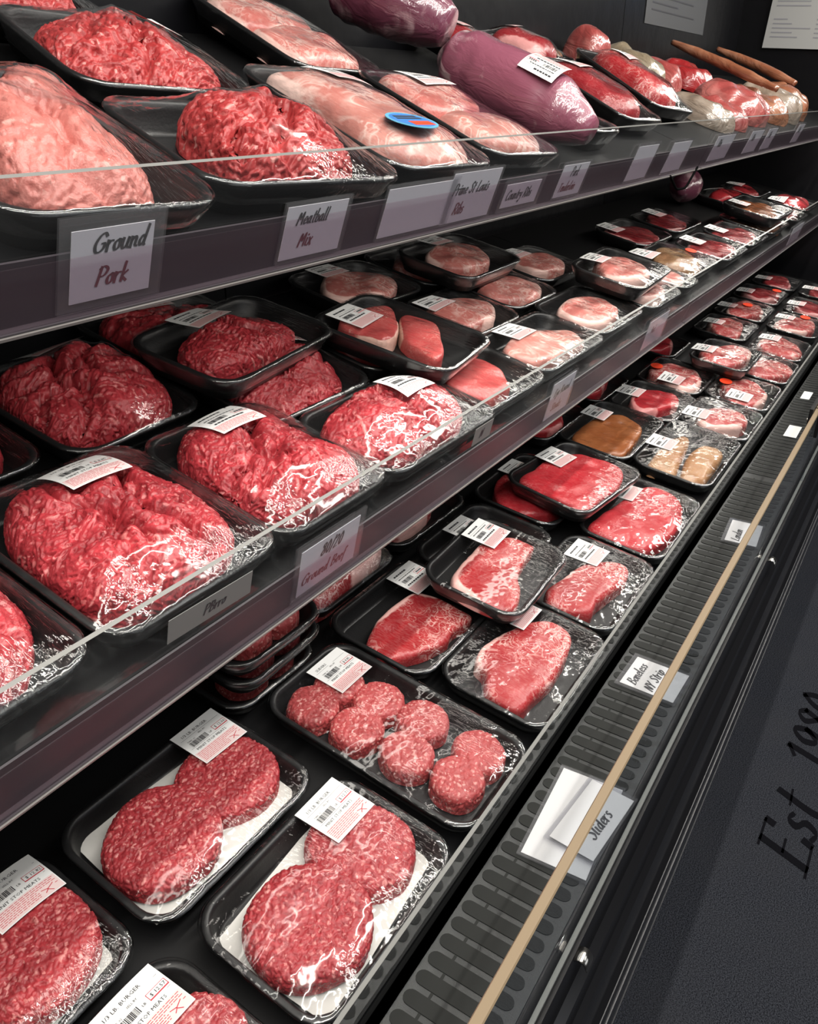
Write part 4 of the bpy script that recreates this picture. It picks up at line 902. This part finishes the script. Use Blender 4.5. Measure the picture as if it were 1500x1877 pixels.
# ------------------------------------------------------------------ upper shelf
GT = 'packages on the upper shelf'
pack(TOP, (.362, .132), (.165, .245), 'ground_pork_tray', 'pale pink ground pork tray at the left end above its card', [ground(.066, .104, .046, 31, 190, 'pork', SOFT, folds=3, amp=.55, holes=[(.005, -.01, .014, .026), (-.03, .05, .012, .02)])], group=GT, rot=-6, lab=(-.005, .085), fine=1)
pack(TOP, (.560, .097), (.222, .168), 'ground_meat_tray', 'meatball mix tray above its card, thumb hole pressed in the meat', [ground(.076, .064, .048, 33, 190, 'mix', SOFT, folds=3, amp=1.0, off=(.014, 0), holes=[(.0, -.005, .012, .022)])], group=GT, rot=-7, lab=(.055, .060), fine=1)
pack(TOP, (.582, .290), (.195, .170), 'ground_meat_tray', 'ground meat tray directly behind the meatball mix tray', [ground(.082, .070, .042, 35, 180, 'mix', SOFT, folds=3)], group=GT, rot=-8, lab=(.05, .06), fine=1, lift=.002, tx=3)
pack(TOP, (.560, .455), (.200, .140), 'ground_meat_tray', 'ground meat tray at the top left corner, farthest back', [ground(.082, .055, .040, 37, 130, 'mix', SOFT, folds=3)], group=GT, rot=-8, lift=.002, lab=(.03, .05), fine=.7)
ribp = [(-.06, .095), (-.02, .105), (.055, .10), (.062, .03), (.06, -.10), (-.03, -.105), (-.066, -.06), (-.056, 0)]
pack(TOP, (.768, .133), (.180, .240), 'rib_tray', 'St Louis rib tray with a round blue and red foil sticker', [steak(ribp, .040, 'rib', 120, [(90, 60, .01)], 141, name='ribs', e=.5)], group=GT, rot=-4, fine=1, lab=(.035, .085), tx=2)
rib = [o for o in COL.objects if o.name == 'rib_tray'][-1]
def disc(rx, ry, z, n=28): return [(rx * math.cos(2 * math.pi * k / n), ry * math.sin(2 * math.pi * k / n), z) for k in range(n)]
g = Geo().add(disc(.034, .024, 0) + disc(.034, .024, .0006), [tuple(range(28, 56))] + [(i, (i + 1) % 28, 28 + (i + 1) % 28, 28 + i) for i in range(28)], 0)
g.add(disc(.030, .0205, .0007), [tuple(range(28))], 1); g.box(-.012, .022, -.015, -.004, .0007, .0010, 2); g.box(-.018, .018, .009, .0125, .0007, .0010, 3); g.box(-.020, .020, .003, .0065, .0007, .0010, 3)
link('foil_sticker', g.mesh('foil_sticker', [M['cyan'], M['blue'], M['redsticker'], M['ink']]), rib, Matrix.Translation((-.012, -.062, .0505)) @ Matrix.Rotation(math.radians(-6), 4, 'X'))
pack(TOP, (.968, .137), (.165, .240), 'rib_tray', 'pale country rib tray between the St Louis ribs and the purple tenderloin', [steak([(-.06, .09), (.0, .10), (.06, .08), (.062, .01), (-.06, .0)], .034, 'pale', 80, None, 143, name='ribs', e=.5), steak([(-.055, -.01), (.06, -.005), (.066, -.09), (.0, -.10), (-.06, -.08)], .034, 'rib', 80, [(0, 60, .01)], 144, name='ribs', e=.5)], group=GT, rot=-6, fine=1, lab=(.01, .075), tx=2)
pack(TOP, (.915, .386), (.165, .225), 'chop_tray', 'tall black tray of pale pork cutlets leaning at the back', [steak([(-.06, .09), (.02, .095), (.06, .06), (.055, .0), (-.06, .01)], .034, 'pale', 80, [(180, 40, .006)], 145, name='pork_cutlet', e=.5), steak([(-.06, .0), (.055, -.01), (.06, -.08), (.01, -.095), (-.06, -.085)], .034, 'pale', 80, [(170, 60, .006)], 146, name='pork_cutlet', e=.5)], group=GT, rot=-4, lift=.002, tx=4, fine=.8)
GL = 'vacuum packed purple tenderloins'
V, Fq = tube([(.0, .115, .05), (.0, .06, .052), (.0, -.04, .052), (.0, -.15, .048)], [.014, .042, .048, .049, .048, .043, .018], 40, 3, .05)
loose(TOP, (1.140, .172), 'tenderloin', 'front purple vacuum packed tenderloin lying behind the Pork Tenderloin card', 'tenderloin', 'purple2', V, Fq, rot=-4, lab=(-24, -.060, .052, 88, .0525, .95, .8), group=GL)
V, Fq = tube([(.0, .065, .05), (.0, .03, .055), (.0, -.05, .055), (.0, -.13, .048)], [.020, .048, .053, .053, .051, .044, .026], 40, 6, .05)
loose(TOP, (1.115, .412), 'tenderloin', 'rear purple vacuum packed tenderloin with frosty white end', 'tenderloin', 'purple', V, Fq, rot=9, lift=.040, lab=(-22, -.050, .055, 88, .0560, 1, .9), group=GL)
def roast_pack(c, sz, label, m, poly, H, rot, lift=0, lab=None, tx=0, fat=None, seed=1, fine=.8):
    pack(TOP, c, sz, 'roast_tray', label, [steak(poly, H, m, 90, fat, seed, name='roast', e=.6)], group=GT, rot=rot, lift=lift, lab=lab, tx=tx, fine=fine, lsc=(.8, 1), h=.034)
lng = lambda rx, ry, k=0: [(rx * math.copysign(abs(math.cos(t)) ** .7, math.cos(t)) * (1 + .08 * math.sin(2 * t + k)), ry * math.copysign(abs(math.sin(t)) ** .7, math.sin(t)) * (1 + .05 * math.cos(3 * t + k))) for t in np.linspace(0, 2 * np.pi, 18, endpoint=False)]
roast_pack((1.285, .160), (.120, .225), 'narrow dark red roast tray squeezed beside the purple tenderloin', 'dark', lng(.042, .095), .040, 0, 0, (.0, .06), seed=151)
roast_pack((1.560, .200), (.160, .240), 'long red beef roast tray in the front row with a white label along its top', 'dark', lng(.060, .100, 1), .046, -6, 0, (.0, .065), tx=5, fat=[(0, 30, .008)], seed=153)
roast_pack((1.880, .245), (.165, .260), 'marbled red roast in the front row just left of the shelf joint', 'steak', lng(.062, .108, 2), .056, -15, 0, (.01, .055), tx=6, fat=[(60, 50, .010)], seed=155)
roast_pack((1.415, .390), (.150, .200), 'dark red roast tray at the back behind the rear tenderloin', 'dark', lng(.056, .082, 3), .045, 2, .004, lab=(.0, .05), tx=5, seed=157)
roast_pack((1.660, .412), (.170, .158), 'dark red roast with white fat band, farthest back, square label on top', 'dark', lng(.066, .064, 4), .055, 4, .008, (.0, .05), fat=[(200, 50, .016)], seed=159)
roast_pack((1.830, .440), (.120, .110), 'small tan pack at the back beside the dark red roasts', 'crumb', lng(.042, .04, 5), .035, -10, .002, None, seed=161)
def bag(c, name, label, cat, mat, rx, ry, H, rot, lift=0, seed=1, lab=None, e=.75):
    V, Fq, at = blob(lng(rx, ry, seed), H, 70, e, None, shape=lambda x, y: (vnoise(x + 4, y + 4, .03, seed) - .5) * .016, seed=seed)
    loose(TOP, c, name, label, cat, mat, V, Fq, rot, lift, lab, GT, at)
bag((2.200, .370), 'sausage_pack', 'pale grey sausage bag leaning at the back past the shelf joint', 'sausage', 'sausage', .052, .100, .062, -24, .01, 3)
bag((2.060, .440), 'pork_pack', 'dusky pink meat bag at the very back above the pale sausage', 'bagged meat', 'bagpink', .050, .050, .070, -14, .02, 5)
bag((2.345, .345), 'pork_pack', 'pink bagged meat with bright streaks right of the pale sausage', 'bagged meat', 'bagpink', .040, .090, .056, -24, .005, 7)
bag((2.115, .140), 'tripe_pack', 'pale grey glossy bag against the guard past the shelf joint', 'bagged meat', 'bagwhite', .058, .090, .045, -24, 0, 9)
bag((2.265, .135), 'pork_pack', 'small pink bag beside the pale grey bag in the front row', 'bagged meat', 'bagpink', .045, .085, .042, -22, 0, 11)
bag((2.500, .160), 'pork_pack', 'large rounded pink bag in the front row of the far upper shelf', 'bagged meat', 'bagpink', .110, .100, .066, -10, 0, 13)
bag((2.740, .150), 'sausage_pack', 'orange tan bag in the front row right of the large pink bag', 'sausage', 'bagtan', .070, .100, .056, -10, 0, 15)
bag((2.930, .160), 'tripe_pack', 'whitish bag near the right edge of the upper shelf', 'bagged meat', 'bagwhite', .070, .105, .072, -10, 0, 17)
bag((3.150, .170), 'sausage_pack', 'tan bag beyond the whitish bag at the right edge', 'sausage', 'bagtan', .070, .105, .072, -10, 0, 19)
bag((2.62, .345), 'beef_pack', 'red bagged beef behind the large pink bag', 'bagged meat', 'bagred', .080, .08, .055, -12, .004, 21)
V, Fq = tube([(.0, .19, .02), (.01, .0, .022), (.0, -.19, .02)], [.008, .014, .015, .014, .008], 18, 4, .08)
loose(TOP, (2.74, .295), 'sausage_stick', 'long thin brown sausage stick lying above the large pink bag', 'sausage', 'bagtan', V, Fq, rot=-14, lift=.060, part='stick')
V, Fq = tube([(.0, .16, .02), (.01, .0, .022), (.0, -.16, .02)], [.008, .014, .015, .014, .008], 18, 7, .08)
loose(TOP, (3.22, .310), 'sausage_stick', 'tan sausage stick leaning near the hanging white notice', 'sausage', 'bagtan', V, Fq, rot=-14, lift=.065, part='stick')
